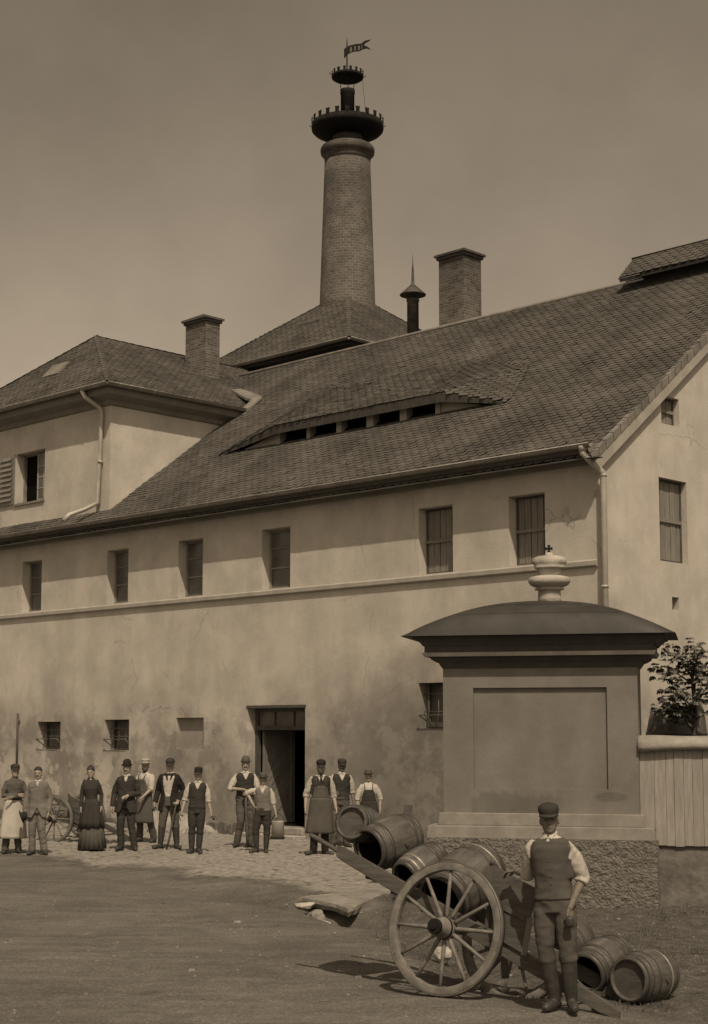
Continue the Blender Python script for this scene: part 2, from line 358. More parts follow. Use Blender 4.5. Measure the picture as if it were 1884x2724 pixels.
GZ += cob * fine * (ch * .042 + crnd * .022 - .026) * wear
grs = np.clip((GX - .05 - .3 * (GY < 17.5) + wob * .7 + np.clip(17 - GY, 0, 3) * -.02) / .5, 0, 1) * np.clip((GY - 15.0 + wob + np.clip(GX - .5, 0, 2) * .9) / .5, 0, 1) * (1 - cob)
grs = np.maximum(grs, .8 * np.clip(1.1 - D_ / (W_ * 1.3) + wob, 0, 1) * (1 - cob) * np.clip((DP_ - .08) / .1, 0, 1))
GZ += fine * (1 - cob) * (.005 * vnoise(GX, GY, .19, 31) + .008 * vnoise(GX, GY, .09, 32) + .008 * vnoise(GX, GY, .55, 35)) + fine * grs * (.035 * vnoise(GX, GY, .22, 33) + .02 * vnoise(GX, GY, .1, 34))
ruts = np.exp(-((SG + 2.2 + .4 * vnoise(GX, GY, 3, 41)) / .12) ** 2) + np.exp(-((SG + 3.6 + .4 * vnoise(GX, GY, 3, 41)) / .12) ** 2)
GZ -= fine * ruts * .02 * (1 - cob)
ny, nx = GX.shape
me = bpy.data.meshes.new('ground'); me.vertices.add(nx * ny)
me.vertices.foreach_set('co', np.stack([GX, GY, GZ], -1).reshape(-1).astype(np.float32))
ii = (np.arange(ny - 1)[:, None] * nx + np.arange(nx - 1)[None]).reshape(-1)
q = np.stack([ii, ii + 1, ii + nx + 1, ii + nx], -1).reshape(-1).astype(np.int32)
me.loops.add(len(q)); me.polygons.add(len(ii)); me.loops.foreach_set('vertex_index', q)
me.polygons.foreach_set('loop_start', (np.arange(len(ii)) * 4).astype(np.int32)); me.polygons.foreach_set('use_smooth', np.ones(len(ii), bool))
at = me.color_attributes.new('zone', 'FLOAT_COLOR', 'POINT')
at.data.foreach_set('color', np.stack([cob, grs, ch * cob, np.ones_like(cob)], -1).reshape(-1).astype(np.float32))
me.update(calc_edges=True)
gm = bpy.data.materials.new('ground_soil'); gm.use_nodes = True; N, L = nodes(gm); b = N['Principled BSDF']; b.inputs['Roughness'].default_value = .95; b.inputs['Specular IOR Level'].default_value = .15
t = N.new('ShaderNodeTexCoord'); a = N.new('ShaderNodeAttribute'); a.attribute_name = 'zone'; sp = N.new('ShaderNodeSeparateColor'); L.new(a.outputs['Color'], sp.inputs[0])
n1 = noisen(N, L, t, .5, 8, rough=.65); n2 = noisen(N, L, t, 5, 8, (1, 1, 1), .7); n3 = noisen(N, L, t, 38, 4, (1, .6, 1), .7); n4 = noisen(N, L, t, 2.2, 6, (1, 1, 1), .65, (5, 5, 0))
dirt = mulnode(N, L, mapr(N, L, n1, .3, .7, .095, .135), mapr(N, L, n2, .3, .75, .92, 1.07)); dirt = mulnode(N, L, dirt, mulnode(N, L, mapr(N, L, n4, .35, .7, .93, 1.08), mapr(N, L, n3, .36, .62, .80, 1.16)))
mpr = N.new('ShaderNodeMapping'); mpr.inputs['Rotation'].default_value = (0, 0, R(42)); mpr.inputs['Scale'].default_value = (.22, 2.4, 1); L.new(t.outputs['Object'], mpr.inputs[0])
nr = N.new('ShaderNodeTexNoise'); nr.inputs['Scale'].default_value = 1.6; nr.inputs['Detail'].default_value = 9; nr.inputs['Roughness'].default_value = .68; L.new(mpr.outputs[0], nr.inputs['Vector'])
dirt = mulnode(N, L, dirt, mapr(N, L, nr.outputs[0], .32, .68, .86, 1.16))
dirt = mathn(N, L, 'ADD', dirt, mapr(N, L, n3, .60, .72, 0, .10))
cobc = mulnode(N, L, mapr(N, L, sp.outputs[2], .1, .8, .038, .235), mapr(N, L, n2, .3, .7, .7, 1.2))
gra = mulnode(N, L, mapr(N, L, n2, .3, .7, .05, .10), mapr(N, L, n3, .4, .75, .8, 1.7))
def fmix(f, a_, b_):
    g = N.new('ShaderNodeMix'); g.data_type = 'FLOAT'; L.new(f, g.inputs[0]); L.new(a_, g.inputs[2]); L.new(b_, g.inputs[3]); return g.outputs[0]
v = fmix(sp.outputs[0], dirt, cobc); v = fmix(sp.outputs[1], v, gra)
c = N.new('ShaderNodeVectorMath'); c.operation = 'SCALE'; c.inputs[0].default_value = TINT; L.new(v, c.inputs['Scale']); L.new(c.outputs[0], b.inputs['Base Color'])
bp = N.new('ShaderNodeBump'); bp.inputs['Strength'].default_value = .5; bp.inputs['Distance'].default_value = .006; L.new(n3, bp.inputs['Height']); L.new(bp.outputs[0], b.inputs['Normal'])
me.materials.append(gm); ground = bpy.data.objects.new('ground', me); col.objects.link(ground); kind(ground, 'structure', 'cobbled yard, rutted dirt road and grassy ditch', 'ground')

# ---------------------------------------------------------------- building frame of reference
CX, CY = 4.5816, 28.6884; UX, UY = .71588, -.69822; VX, VY = .69822, .71588; BROT = math.atan2(UY, UX)
def wl(x, y, z=0): return (CX + UX * x + VX * y, CY + UY * x + VY * y, z)
EAVE = 7.72; K = .742
def rz(y): return EAVE + K * y
bld = thing('brewery_building', 'long pale plastered brewery with steep slate roof and small deep windows', 'building', (CX, CY, 0), BROT)

def wall_open(mb, xr, zr, ops, T=lambda x, d, z: (x, d, z), mi=0):
    xs = sorted(set([xr[0], xr[1]] + [o[0] for o in ops] + [o[1] for o in ops] + list(np.arange(xr[0] + 1, xr[1], 1.0)))); zs = sorted(set([zr[0], zr[1]] + [o[2] for o in ops] + [o[3] for o in ops]))
    for i in range(len(xs) - 1):
        for j in range(len(zs) - 1):
            cx, cz = (xs[i] + xs[i + 1]) / 2, (zs[j] + zs[j + 1]) / 2
            if any(o[0] < cx < o[1] and o[2] < cz < o[3] for o in ops): continue
            mb.add([T(xs[i], 0, zs[j]), T(xs[i + 1], 0, zs[j]), T(xs[i + 1], 0, zs[j + 1]), T(xs[i], 0, zs[j + 1])], [(0, 1, 2, 3)], mi)
    for (x0, x1, z0, z1, d) in ops:
        for q in (((x0, z0), (x0, z1)), ((x1, z1), (x1, z0)), ((x0, z1), (x1, z1)), ((x1, z0), (x0, z0))):
            (a0, b0), (a1, b1) = q
            mb.add([T(a0, 0, b0), T(a1, 0, b1), T(a1, d, b1), T(a0, d, b0)], [(0, 1, 2, 3)], mi)
UPW = [(-19.02, -18.1), (-15.2, -14.32), (-12.35, -11.43), (-9.35, -8.4), (-4.53, -3.6), (-2.15, -1.26)]
UZ = (5.58, 6.96)
LOW = [(-18.15, -17.1, 1.9, 2.62), (-15.2, -14.19, 1.9, 2.66), (-12.36, -11.34, 1.94, 2.69), (-4.55, -3.55, 2.42, 3.35)]
DOOR = (-9.81, -7.9, .26, 2.89)
ops = [(a, b_, UZ[0], UZ[1], .30) for a, b_ in UPW] + [(*o, .36) for o in LOW] + [(*DOOR, .34)]
ops[8] = (*LOW[2], .14)
mb = MB(); wall_open(mb, (-26, 0), (-.4, 7.75), ops)
GOP = [(2.03, 3.03, 5.69, 7.35, .2), (2.17, 2.82, 8.45, 9.02, .2), (2.42, 2.66, 4.75, 5.0, .25)]
RY = 7.5
# gable wall (x=0, inward is -x): rectangle with openings, then the triangle cut in strips
def TG(x, d, z): return (-d, x, z)
wall_open(mb, (0, 15), (-.4, 7.7), [GOP[0], GOP[2]], TG)
xs = sorted(set([0, 15, 7.5] + [2.17, 2.82] + list(np.arange(.5, 15, .5))))
for i in range(len(xs) - 1):
    a_, b_ = xs[i], xs[i + 1]; za = 7.7 + K * min(a_, 15 - a_) - .02; zb = 7.7 + K * min(b_, 15 - b_) - .02
    if 2.17 <= a_ < 2.81:
        mb.add([TG(a_, 0, 7.7), TG(b_, 0, 7.7), TG(b_, 0, 8.45), TG(a_, 0, 8.45)], [(0, 1, 2, 3)])
        mb.add([TG(a_, 0, 9.02), TG(b_, 0, 9.02), TG(b_, 0, zb), TG(a_, 0, za)], [(0, 1, 2, 3)])
    else: mb.add([TG(a_, 0, 7.7), TG(b_, 0, 7.7), TG(b_, 0, zb), TG(a_, 0, za)], [(0, 1, 2, 3)])
(x0, x1, z0, z1, d) = GOP[1]
for qd in (((x0, z0), (x0, z1)), ((x1, z1), (x1, z0)), ((x0, z1), (x1, z1)), ((x1, z0), (x0, z0))):
    (a0, b0), (a1, b1) = qd; mb.add([TG(a0, 0, b0), TG(a1, 0, b1), TG(a1, d, b1), TG(a0, d, b0)], [(0, 1, 2, 3)])
mb.add([(-26, 15, -.4), (0, 15, -.4), (0, 15, 7.7), (-26, 15, 7.7)], [(0, 1, 2, 3)]); mb.add([(-26, 0, -.4), (-26, 15, -.4), (-26, 15, 7.7), (-26, 7.5, 13.2), (-26, 0, 7.7)], [(0, 1, 2, 3, 4)])
mb.build('wall', M['plaster'], bld, fixn=False)
# string course
mb = MB(); mb.prism([(-.003, 5.42), (-.06, 5.43), (-.075, 5.45), (-.075, 5.53), (-.003, 5.565)], -26, -.04, axis='x'); mb.build('string_course', M['plaster_trim'], bld)
# rubble plinth at the foot of the wall
mb = MB(); random.seed(3); x = -26
while x < -.1:
    wd = random.uniform(.18, .5)
    if not (-10.0 < x + wd / 2 < -7.6):
        h = .22 + .25 * noise.noise((x * .5, 0, 0)) + random.uniform(-.05, .12)
        p = random.uniform(.03, .09); mb.prism([(x, -.2), (x + wd * .97, -.2), (x + wd * random.uniform(.8, .95), h * random.uniform(.8, 1)), (x + wd * .5, h), (x + wd * .08, h * random.uniform(.7, .95))], -p, -.002)
    elif mb.v: mb.build('plinth', M['stone_dark'], bld, bevel=.02); mb = MB()
    x += wd
mb.build('plinth', M['stone_dark'], bld, bevel=.02)
# cornice under the eaves
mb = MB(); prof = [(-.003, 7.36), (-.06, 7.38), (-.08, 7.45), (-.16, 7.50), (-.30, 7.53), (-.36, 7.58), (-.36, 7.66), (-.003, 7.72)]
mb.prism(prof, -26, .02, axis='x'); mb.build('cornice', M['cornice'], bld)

def gutter(name, a, b_, parent, up=(0, 0, 1), r=.075, brackets=1.15, m='zinc'):
    a, b_ = Vector(a), Vector(b_); d = (b_ - a).normalized(); sdv = d.cross(Vector((0, 0, 1))).normalized(); mb = MB(); n = 8; vs = []
    for p in (a, b_):
        for rr in (r, r - .012):
            for k in range(n + 1):
                t_ = PI + PI * k / n; vs.append(p + sdv * math.cos(t_) * rr + Vector((0, 0, 1)) * math.sin(t_) * rr)
    m_ = n + 1
    for k in range(n):
        mb.add([vs[k], vs[k + 1], vs[2 * m_ + k + 1], vs[2 * m_ + k]], [(0, 1, 2, 3)], 0, True); mb.add([vs[m_ + k], vs[m_ + k + 1], vs[3 * m_ + k + 1], vs[3 * m_ + k]], [(0, 1, 2, 3)], 0, True)
    for e in (0, n): mb.add([vs[e], vs[m_ + e], vs[3 * m_ + e], vs[2 * m_ + e]], [(0, 1, 2, 3)])
    mb.tube([a + sdv * r + Vector((0, 0, .004)), b_ + sdv * r + Vector((0, 0, .004))], .014, 6); mb.tube([a - sdv * r + Vector((0, 0, .004)), b_ - sdv * r + Vector((0, 0, .004))], .010, 6)
    Lg = (b_ - a).length; k = .4
    while k < Lg:
        p = a + d * k; pts = [p + sdv * math.cos(t_) * (r + .008) + Vector((0, 0, 1)) * math.sin(t_) * (r + .008) for t_ in [PI + PI * j / 8 for j in range(9)]]
        mb.tube([pts[0] + Vector((0, 0, .03))] + pts + [pts[-1] + Vector((0, 0, .03))], .009, 5); k += brackets
    return mb.build(name, M[m], parent)
gutter('gutter', (-26, -.46, 7.66), (.16, -.46, 7.66), bld, m='zinc')
# downpipe at the corner
mb = MB(); mb.tube([(-.02, -.46, 7.6), (-.02, -.46, 7.5), (.05, -.36, 7.38), (.17, -.11, 7.16), (.17, -.09, 7.05), (.17, -.09, .15)], .062, 12)
for z in (7.08, 5.0, 3.0, 1.2): mb.lathe([(.062, z), (.072, z), (.072, z + .05), (.062, z + .05)], 12, cx=.17, cy=-.09)
mb.lathe([(.062, 7.52), (.085, 7.6), (.085, 7.63), (.06, 7.63)], 12, cx=-.02, cy=-.46)
mb.build('downpipe', M['zinc_pale'], bld)

# ---- slates
def slates(mb, origin, ax, up, poly, wdt=.245, ex=.138, th=.010, holes=(), mi=0, seed=1, jit=1.0):
    """tiles laid over poly (2D a,s coordinates in the plane spanned by ax (along) and up (up-slope))"""
    rnd = random.Random(seed); o = Vector(origin); ax = Vector(ax).normalized(); up = Vector(up).normalized(); nrm = ax.cross(up).normalized()
    if nrm.z < 0: nrm = -nrm
    def inside(p, pl):
        c_ = False; j = len(pl) - 1
        for i in range(len(pl)):
            if (pl[i][1] > p[1]) != (pl[j][1] > p[1]) and p[0] < (pl[j][0] - pl[i][0]) * (p[1] - pl[i][1]) / (pl[j][1] - pl[i][1]) + pl[i][0]: c_ = not c_
            j = i
        return c_
    a0 = min(p[0] for p in poly); a1 = max(p[0] for p in poly); s0 = min(p[1] for p in poly); s1 = max(p[1] for p in poly)
    def span(sv):
        xs_ = []
        for i in range(len(poly)):
            (xa, ya), (xb, yb) = poly[i], poly[(i + 1) % len(poly)]
            if (ya - sv) * (yb - sv) < 0: xs_.append(xa + (xb - xa) * (sv - ya) / (yb - ya))
        return (min(xs_), max(xs_)) if len(xs_) > 1 else (1, 0)
    r = 0; s_ = s0
    while s_ < s1 - .03:
        lo, hi = span(min(s_ + ex * .5, s1 - .005)); off = (r % 2) * wdt / 2; k = math.floor((lo - off) / wdt) - 1
        sag = 0
        while off + k * wdt < hi:
            c_ = off + (k + .5) * wdt; xa = max(lo, c_ - wdt / 2 + .006); xb = min(hi, c_ + wdt / 2 - .006)
            if xb - xa > .05 and not any(inside((c_, s_ + ex * .5), h) for h in holes):
                l1 = th * 1.7 + rnd.random() * .007 * jit; ds = rnd.gauss(0, .004) * jit - (.022 if rnd.random() < .012 else 0); tp = min(s_ + ex * 1.35, s1); wq = xb - xa; ch_ = wdt * .16; tw = rnd.gauss(0, .003) * jit
                ca = ch_ if xa > c_ - wdt / 2 + .02 or True else 0
                P2 = [(xa, tp, .004), (xb, tp, .004), (xb, s_ + .055 + ds, l1 + tw), (xb - min(ch_, wq * .3), s_ + ds, l1 + tw), (xa + min(ch_, wq * .3), s_ + ds, l1 - tw), (xa, s_ + .055 + ds, l1 - tw)]
                sg_ = .010 + .020 * noise.noise(Vector((c_ * .45, s_ * .6, seed))); top = [o + ax * p[0] + up * p[1] + nrm * (p[2] + sg_) for p in P2]; bot = [o + ax * p[0] + up * p[1] + nrm * (p[2] - th + sg_) for p in P2[2:]]
                mb.add(top + bot, [(0, 1, 2, 3, 4, 5), (2, 6, 7, 3), (3, 7, 8, 4), (4, 8, 9, 5)], mi)
            k += 1
        s_ += ex; r += 1
SL = math.sqrt(1 + K * K)
Y0E = -.40
upv = (0, 1 / SL, K / SL)
mb = MB(); sy = lambda y: (y - Y0E) * SL
E0 = (0, Y0E, rz(Y0E))
# wing covers the roof left of x=-15.83 for y>.5
poly = [(-24, 0), (.12, 0), (.12, sy(7.5)), (-24, sy(7.5))]
DA, DB = (-11.3, 2.30, 10.0), (-5.85, 2.30, 9.99); DE, DF = (-13.75, 2.42), (-3.97, 2.33); DD, DC, DG = (-12.4, 5.1), (-7.2, 4.94), (-4.55, 3.87)
hole_w = [(-30, sy(.55)), (-15.88, sy(.55)), (-15.88, sy(4.9)), (-18.9, sy(7.4)), (-30, sy(7.4))]
hole_d = [(DE[0] + .6, sy(2.46)), (DF[0] - .6, sy(2.46)), (DG[0] - .45, sy(3.6)), (DC[0] - .1, sy(4.6)), (DD[0] + .3, sy(4.75))]
slates(mb, E0, (1, 0, 0), upv, poly, holes=[hole_w, hole_d], seed=2)
def pl(x, y, o=0): return (x, y, rz(y) + o)
# underlay (front slope, back slope)
mb.add([pl(-26, Y0E, -.02), pl(.1, Y0E, -.02), pl(.1, 7.5, -.02), pl(-26, 7.5, -.02)], [(0, 1, 2, 3)], 1)
mb.add([(-26, 15.4, rz(-.4) - .02), (.1, 15.4, rz(-.4) - .02), pl(.1, 7.5, -.02), pl(-26, 7.5, -.02)], [(0, 1, 2, 3)], 1)
# ridge roll
mb.tube([(-26, 7.5, rz(7.5) + .03), (.24, 7.5, rz(7.5) + .03)], .06, 8, 2)
# ragged eave edge course
for i in range(95):
    x = -25.8 + i * .275; mb.box(x, x + .262, Y0E - .05 + random.uniform(-.003, .003), Y0E + .12, rz(Y0E) - .03, rz(Y0E) - .012 + random.uniform(0, .01), 0)
roof = mb.build('roof', [M['slate'], M['underlay'], M['slate_edge']], bld, fixn=False)
# verge: bordering slates + pale moulded band below
mb = MB(); k = 0
while k * .3 < sy(7.5) - .1:
    s0 = k * .3; p0 = Vector(E0) + Vector(upv) * s0; p1 = Vector(E0) + Vector(upv) * (s0 + .29)
    mb.add([(p0.x + .135, p0.y, p0.z + .03), (p1.x + .135, p1.y, p1.z + .022), (p1.x + .135, p1.y, p1.z - .13), (p0.x + .142, p0.y, p0.z - .135), (p0.x + .03, p0.y, p0.z + .035), (p1.x + .03, p1.y, p1.z + .03)], [(0, 1, 2, 3), (0, 4, 5, 1)]); k += 1
mb.build('verge', M['slate_edge'], bld)
mb = MB()
for (yy0, yy1) in ((Y0E + .1, 7.5),):
    mb.prism([(yy0, rz(yy0) - .05), (yy1, rz(yy1) - .05), (yy1, rz(yy1) - .36), (yy0 + .1, rz(yy0) - .33)], .003, .12, axis='x')
mb.build('verge_moulding', M['plaster_trim'], bld)
# ---- eyelid dormer
dm = MB()
def poly_slates(mb_, pts, seed, ex=.138):
    pts = [Vector(p) for p in pts]; n_ = (pts[1] - pts[0]).cross(pts[-1] - pts[0]).normalized()
    if n_.z < 0: n_ = -n_
    ax = Vector((0, 0, 1)).cross(n_).normalized(); upd = n_.cross(ax).normalized(); pl2 = [((p - pts[0]).dot(ax), (p - pts[0]).dot(upd)) for p in pts]
    slates(mb_, pts[0], ax, upd, pl2, seed=seed, ex=ex)
A = Vector(DA) + Vector((0, -.1, -.03)); B = Vector(DB) + Vector((0, -.1, -.03)); Cv = Vector(pl(*DC, .045)); Dv = Vector(pl(*DD, .045)); Ev = Vector(pl(*DE, .03)); Fv = Vector(pl(*DF, .03)); Gv = Vector(pl(*DG, .045))
for k_, tri in enumerate(((A, B, Dv), (B, Cv, Dv), (Ev, A, Dv), (B, Fv, Gv), (B, Gv, Cv))): poly_slates(dm, tri, 5 + k_)
for tri in ((A, B, Dv), (B, Cv, Dv), (Ev, A, Dv), (B, Fv, Gv), (B, Gv, Cv)):
    dm.add([p - Vector((0, 0, .012)) for p in tri], [list(range(len(tri)))], 1)
# fascia band under the front edge, sides and posts
fz = .20
dm.add([A, B, B - Vector((0, -.03, fz)), A - Vector((0, -.03, fz))], [(0, 1, 2, 3)], 2)
dm.add([Ev, A, A - Vector((0, -.03, fz)), Ev - Vector((0, 0, .03))], [(0, 1, 2, 3)], 2)
dm.add([B, Fv, Fv - Vector((0, 0, .03)), B - Vector((0, -.03, fz))], [(0, 1, 2, 3)], 2)
dm.build('dormer', [M['slate'], M['underlay'], M['wood_dark']], bld, fixn=False)
mb = MB()
OPX = [(-11.38, -10.42), (-10.31, -9.38), (-9.21, -8.37), (-8.15, -7.29), (-7.08, -6.19)]
fy = 2.5
posts = [(OPX[i][1], OPX[i + 1][0]) for i in range(4)] + [(OPX[0][0] - .14, OPX[0][0]), (OPX[4][1], OPX[4][1] + .14)]
for a_, b_ in posts: mb.box(a_, b_, fy - .06, fy + .16, 9.45, 9.86); mb.build('dormer_post', M['plaster_trim'], bld); mb = MB()
mb.prism([(DE[0] + .5, 9.50), (OPX[0][0] - .14, 9.5), (OPX[0][0] - .14, 9.84)], fy - .02, fy + .05)
mb.build('dormer_cheek', M['plaster_trim'], bld); mb = MB(); mb.prism([(OPX[4][1] + .14, 9.5), (DF[0] - .5, 9.50), (OPX[4][1] + .14, 9.84)], fy - .02, fy + .05)
mb.build('dormer_cheek', M['plaster_trim'], bld)
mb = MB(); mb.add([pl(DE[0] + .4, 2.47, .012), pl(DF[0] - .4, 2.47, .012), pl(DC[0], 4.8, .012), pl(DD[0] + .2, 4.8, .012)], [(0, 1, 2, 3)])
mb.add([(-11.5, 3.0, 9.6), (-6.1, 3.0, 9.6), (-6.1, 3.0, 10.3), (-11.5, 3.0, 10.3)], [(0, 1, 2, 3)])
mb.build('dormer_shade_sheet', M['dark'], bld, fixn=False)  # black sheets painted in for the shade behind the dormer openings
# snow hooks above the gutter
mb = MB()
for i in range(14): mb = MB(); x = -13.6 + i * 1.02; mb.tube([pl(x, -.05, .02), pl(x, -.09, .14), pl(x, .12, .05)], .008, 5); mb.build('snow_hook', M['iron'], bld)

# ---- windows
def window(x0, x1, z0, z1, d, kind_, T=lambda x, y, z: (x, y, z), name='window', parent=bld):
    def bx(mb_, a, b_, c_, e, f, g, mi=0): 
        vs = [T(x, y, z) for z in (f, g) for y in (c_, e) for x in (a, b_)]
        mb_.add(vs, [(0, 2, 3, 1), (4, 5, 7, 6), (0, 1, 5, 4), (2, 6, 7, 3), (0, 4, 6, 2), (1, 3, 7, 5)], mi)
    mb = MB(); fw = .055
    bx(mb, x0, x0 + fw, d - .04, d + .03, z0, z1); bx(mb, x1 - fw, x1, d - .04, d + .03, z0, z1); bx(mb, x0 + fw, x1 - fw, d - .04, d + .03, z1 - fw, z1); bx(mb, x0 + fw, x1 - fw, d - .04, d + .03, z0, z0 + fw)
    if kind_ == 'glass':
        zm = z0 + (z1 - z0) * .36; bx(mb, x0 + fw, x1 - fw, d - .03, d + .02, zm - .018, zm + .018); bx(mb, x0 + fw, x1 - fw, d - .025, d + .015, z0 + (z1 - z0) * .68, z0 + (z1 - z0) * .68 + .02)
    o = mb.build(name, M['frame'] if kind_ == 'glass' else M['wood_dark'], parent, bevel=0)
    if kind_ == 'glass':
        p = MB(); bx(p, x0 + fw, x1 - fw, d, d + .008, z0 + fw, z1 - fw); p.build('pane', M['glass'], o)
        c_ = MB(); bx(c_, x0 + fw * 1.5 + .02, x0 + (x1 - x0) * .62, d - .012, d - .004, z0 + fw, z0 + (z1 - z0) * .36); 
    if kind_ == 'planks':
        p = MB(); n_ = 5; wq = (x1 - x0 - 2 * fw) / n_
        for i in range(n_): bx(p, x0 + fw + i * wq + .006, x0 + fw + (i + 1) * wq - .012, d - .03 - .008 * (i % 2), d, z0 + fw, z1 - fw)
        zm = z0 + (z1 - z0) * .5; bx(p, x0 + .02, x1 - .06, d - .075, d - .04, zm - .03, zm + .035)
        p.build('shutter', M['wood_shut'], o)
        q_ = MB(); bx(q_, x0, x1, d + .01, d + .03, z0, z1); q_.build('shade_backing', M['dark'], o)
    if kind_ == 'bars':
        q_ = MB(); bx(q_, x0 + fw, x1 - fw, d, d + .01, z0 + fw, z1 - fw); q_.build('pane', M['glass'], o)
        p = MB(); W_ = x1 - x0
        def P3(x, y, z): return T(x, y, z)
        for i in range(4):
            x = x0 + .14 + (W_ - .2) * i / 3
            p.tube([P3(x, .16, z1 - .02), P3(x, .16, z0 + .34), P3(x, .10, z0 + .02)], .011, 6)
        for z, yy in ((z1 - .22, .16), (z0 + .34, .16)): p.tube([P3(x0 + .02, yy, z), P3(x1 - .02, yy, z)], .012, 6)
        # outward basket rail at the bottom
        p.tube([P3(x0 + .30, .12, z0 + .03), P3(x0 + .12, -.12, z0 + .27), P3(x1 + .02, -.12, z0 + .27), P3(x1 - .02, .12, z0 + .03), P3(x0 + .30, .12, z0 + .03)], .013, 6)
        p.build('grille', M['tyre'], o)
    return o
for i, (a_, b_) in enumerate(UPW): window(a_, b_, UZ[0], UZ[1], .28, 'glass' if i < 4 else 'planks')
for i in (0, 1, 3): window(*LOW[i], .34, 'bars')
mb = MB(); mb.box(LOW[2][0], LOW[2][1], .135, .18, LOW[2][2], LOW[2][3]); mb.build('blind_niche', mat('niche_plaster', .22, .28, 3, .95, .05, 20), bld)
TGW = lambda x, y, z: (-y, x, z)
window(*GOP[0][:4], .17, 'planks', TGW); window(*GOP[1][:4], .17, 'planks', TGW)
mb = MB(); mb.box(-.27, -.24, 2.42, 2.66, 4.75, 5.0); mb.build('vent_hole_shade', M['dark'], bld)
# ---- door
mb = MB(); x0, x1, z0, z1 = DOOR; dd = .30
mb.box(x0, x0 + .09, dd - .05, dd + .05, z0, z1); mb.box(x1 - .09, x1, dd - .05, dd + .05, z0, z1); mb.box(x0 + .09, x1 - .09, dd - .05, dd + .05, z1 - .08, z1); mb.box(x0 + .09, x1 - .09, dd - .08, dd + .06, z1 - .50, z1 - .40)
mb.box(x0 - .02, x1 + .02, -.012, .03, z1, z1 + .06)
for k in (.33, .66): xx = x0 + (x1 - x0) * k; mb.box(xx - .015, xx + .015, dd - .03, dd + .02, z1 - .40, z1 - .08)
door = mb.build('doorway', M['wood_dark'], bld)
mb = MB(); mb.box(x0 + .09, x1 - .09, dd + .0, dd + .01, z1 - .40, z1 - .08); mb.build('transom_pane', M['glass'], door)
mb = MB(); lx = x0 + .12
mb.box(lx, lx + .05, dd + .07, dd + 1.02, z0 + .02, z1 - .52)
for i in range(17):  # diagonal herringbone boards
    zz = z0 - .5 + i * .19; mb.beam((lx + .058, dd + .16, zz), (lx + .058, dd + .93, zz + .75), .16, .02, up=(1, 0, 0)) if z0 + .0 < zz and zz + .75 < z1 - .55 else None
for yy in (dd + .10, dd + .96): mb.box(lx + .05, lx + .085, yy - .06, yy + .06, z0 + .02, z1 - .52)
mb.build('door_leaf', M['wood_shut'], door)
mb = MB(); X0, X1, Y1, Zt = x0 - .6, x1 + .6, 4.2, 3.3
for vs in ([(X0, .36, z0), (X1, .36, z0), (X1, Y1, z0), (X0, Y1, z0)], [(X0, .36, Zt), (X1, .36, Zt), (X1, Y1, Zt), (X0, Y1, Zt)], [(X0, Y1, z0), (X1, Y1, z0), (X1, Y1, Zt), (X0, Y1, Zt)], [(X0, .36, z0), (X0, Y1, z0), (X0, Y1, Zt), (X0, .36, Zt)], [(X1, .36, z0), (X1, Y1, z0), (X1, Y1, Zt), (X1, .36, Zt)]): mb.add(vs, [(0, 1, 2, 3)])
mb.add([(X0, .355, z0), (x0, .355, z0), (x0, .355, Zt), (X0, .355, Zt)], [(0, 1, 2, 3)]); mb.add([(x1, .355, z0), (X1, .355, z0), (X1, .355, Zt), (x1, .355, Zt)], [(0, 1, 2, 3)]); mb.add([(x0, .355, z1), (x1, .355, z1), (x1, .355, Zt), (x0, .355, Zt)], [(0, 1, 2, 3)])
mb.build('passage_shade', M['dark'], bld, fixn=False)
mb = MB(); mb.box(x0 - .05, x1 + .03, -.36, .4, -.1, .10); mb.box(x0 + .02, x1 - .02, -.06, .42, .10, .255); mb.build('doorstep', M['stone'], bld, bevel=.02)

# ---- brick chimneys and vents rising through / behind the main roof
def sq_chimney(name, x0, x1, y0, y1, z0, z1, zc, parent, top_h=.1):
    mb = MB(); mb.box(x0, x1, y0, y1, z0, z1)
    o = mb.build(name, M['brick_small'], parent, uv=True)
    mb = MB(); e = .05; mb.box(x0 - e, x1 + e, y0 - e, y1 + e, z1 - .03, z1 + .05); e = .10; mb.box(x0 - e, x1 + e, y0 - e, y1 + e, z1 + .05, z1 + .11)
    cx_, cy_ = (x0 + x1) / 2, (y0 + y1) / 2; vs = [(x0 - e, y0 - e, z1 + .11), (x1 + e, y0 - e, z1 + .11), (x1 + e, y1 + e, z1 + .11), (x0 - e, y1 + e, z1 + .11), (cx_, cy_, zc)]
    mb.add(vs, [(0, 1, 4), (1, 2, 4), (2, 3, 4), (3, 0, 4)]); mb.build('chimney_cap', M['brick_dark'], o, uv=True)
    return o
sq_chimney('chimney', -10.86, -9.96, 7.95, 8.70, 12.3, 15.42, 15.72, bld)
# vent pipe with conical cowl and spike
vx, vy = -11.88, 8.0
mb = MB(); mb.lathe([(.165, 12.4), (.165, 14.44), (.185, 14.45), (.185, 14.5)], 16, cx=vx, cy=vy); vp = mb.build('vent_pipe', M['rust'], bld)
mb = MB(); mb.lathe([(.37, 14.62), (.375, 14.64), (.06, 14.93), (.045, 14.98), (.03, 15.35), (.005, 15.83)], 20, cx=vx, cy=vy)
for t_ in (0, 2.1, 4.2): mb.tube([(vx + .17 * math.cos(t_), vy + .17 * math.sin(t_), 14.48), (vx + .25 * math.cos(t_), vy + .25 * math.sin(t_), 14.66)], .012, 5)
mb.build('cowl', M['rust'], vp)
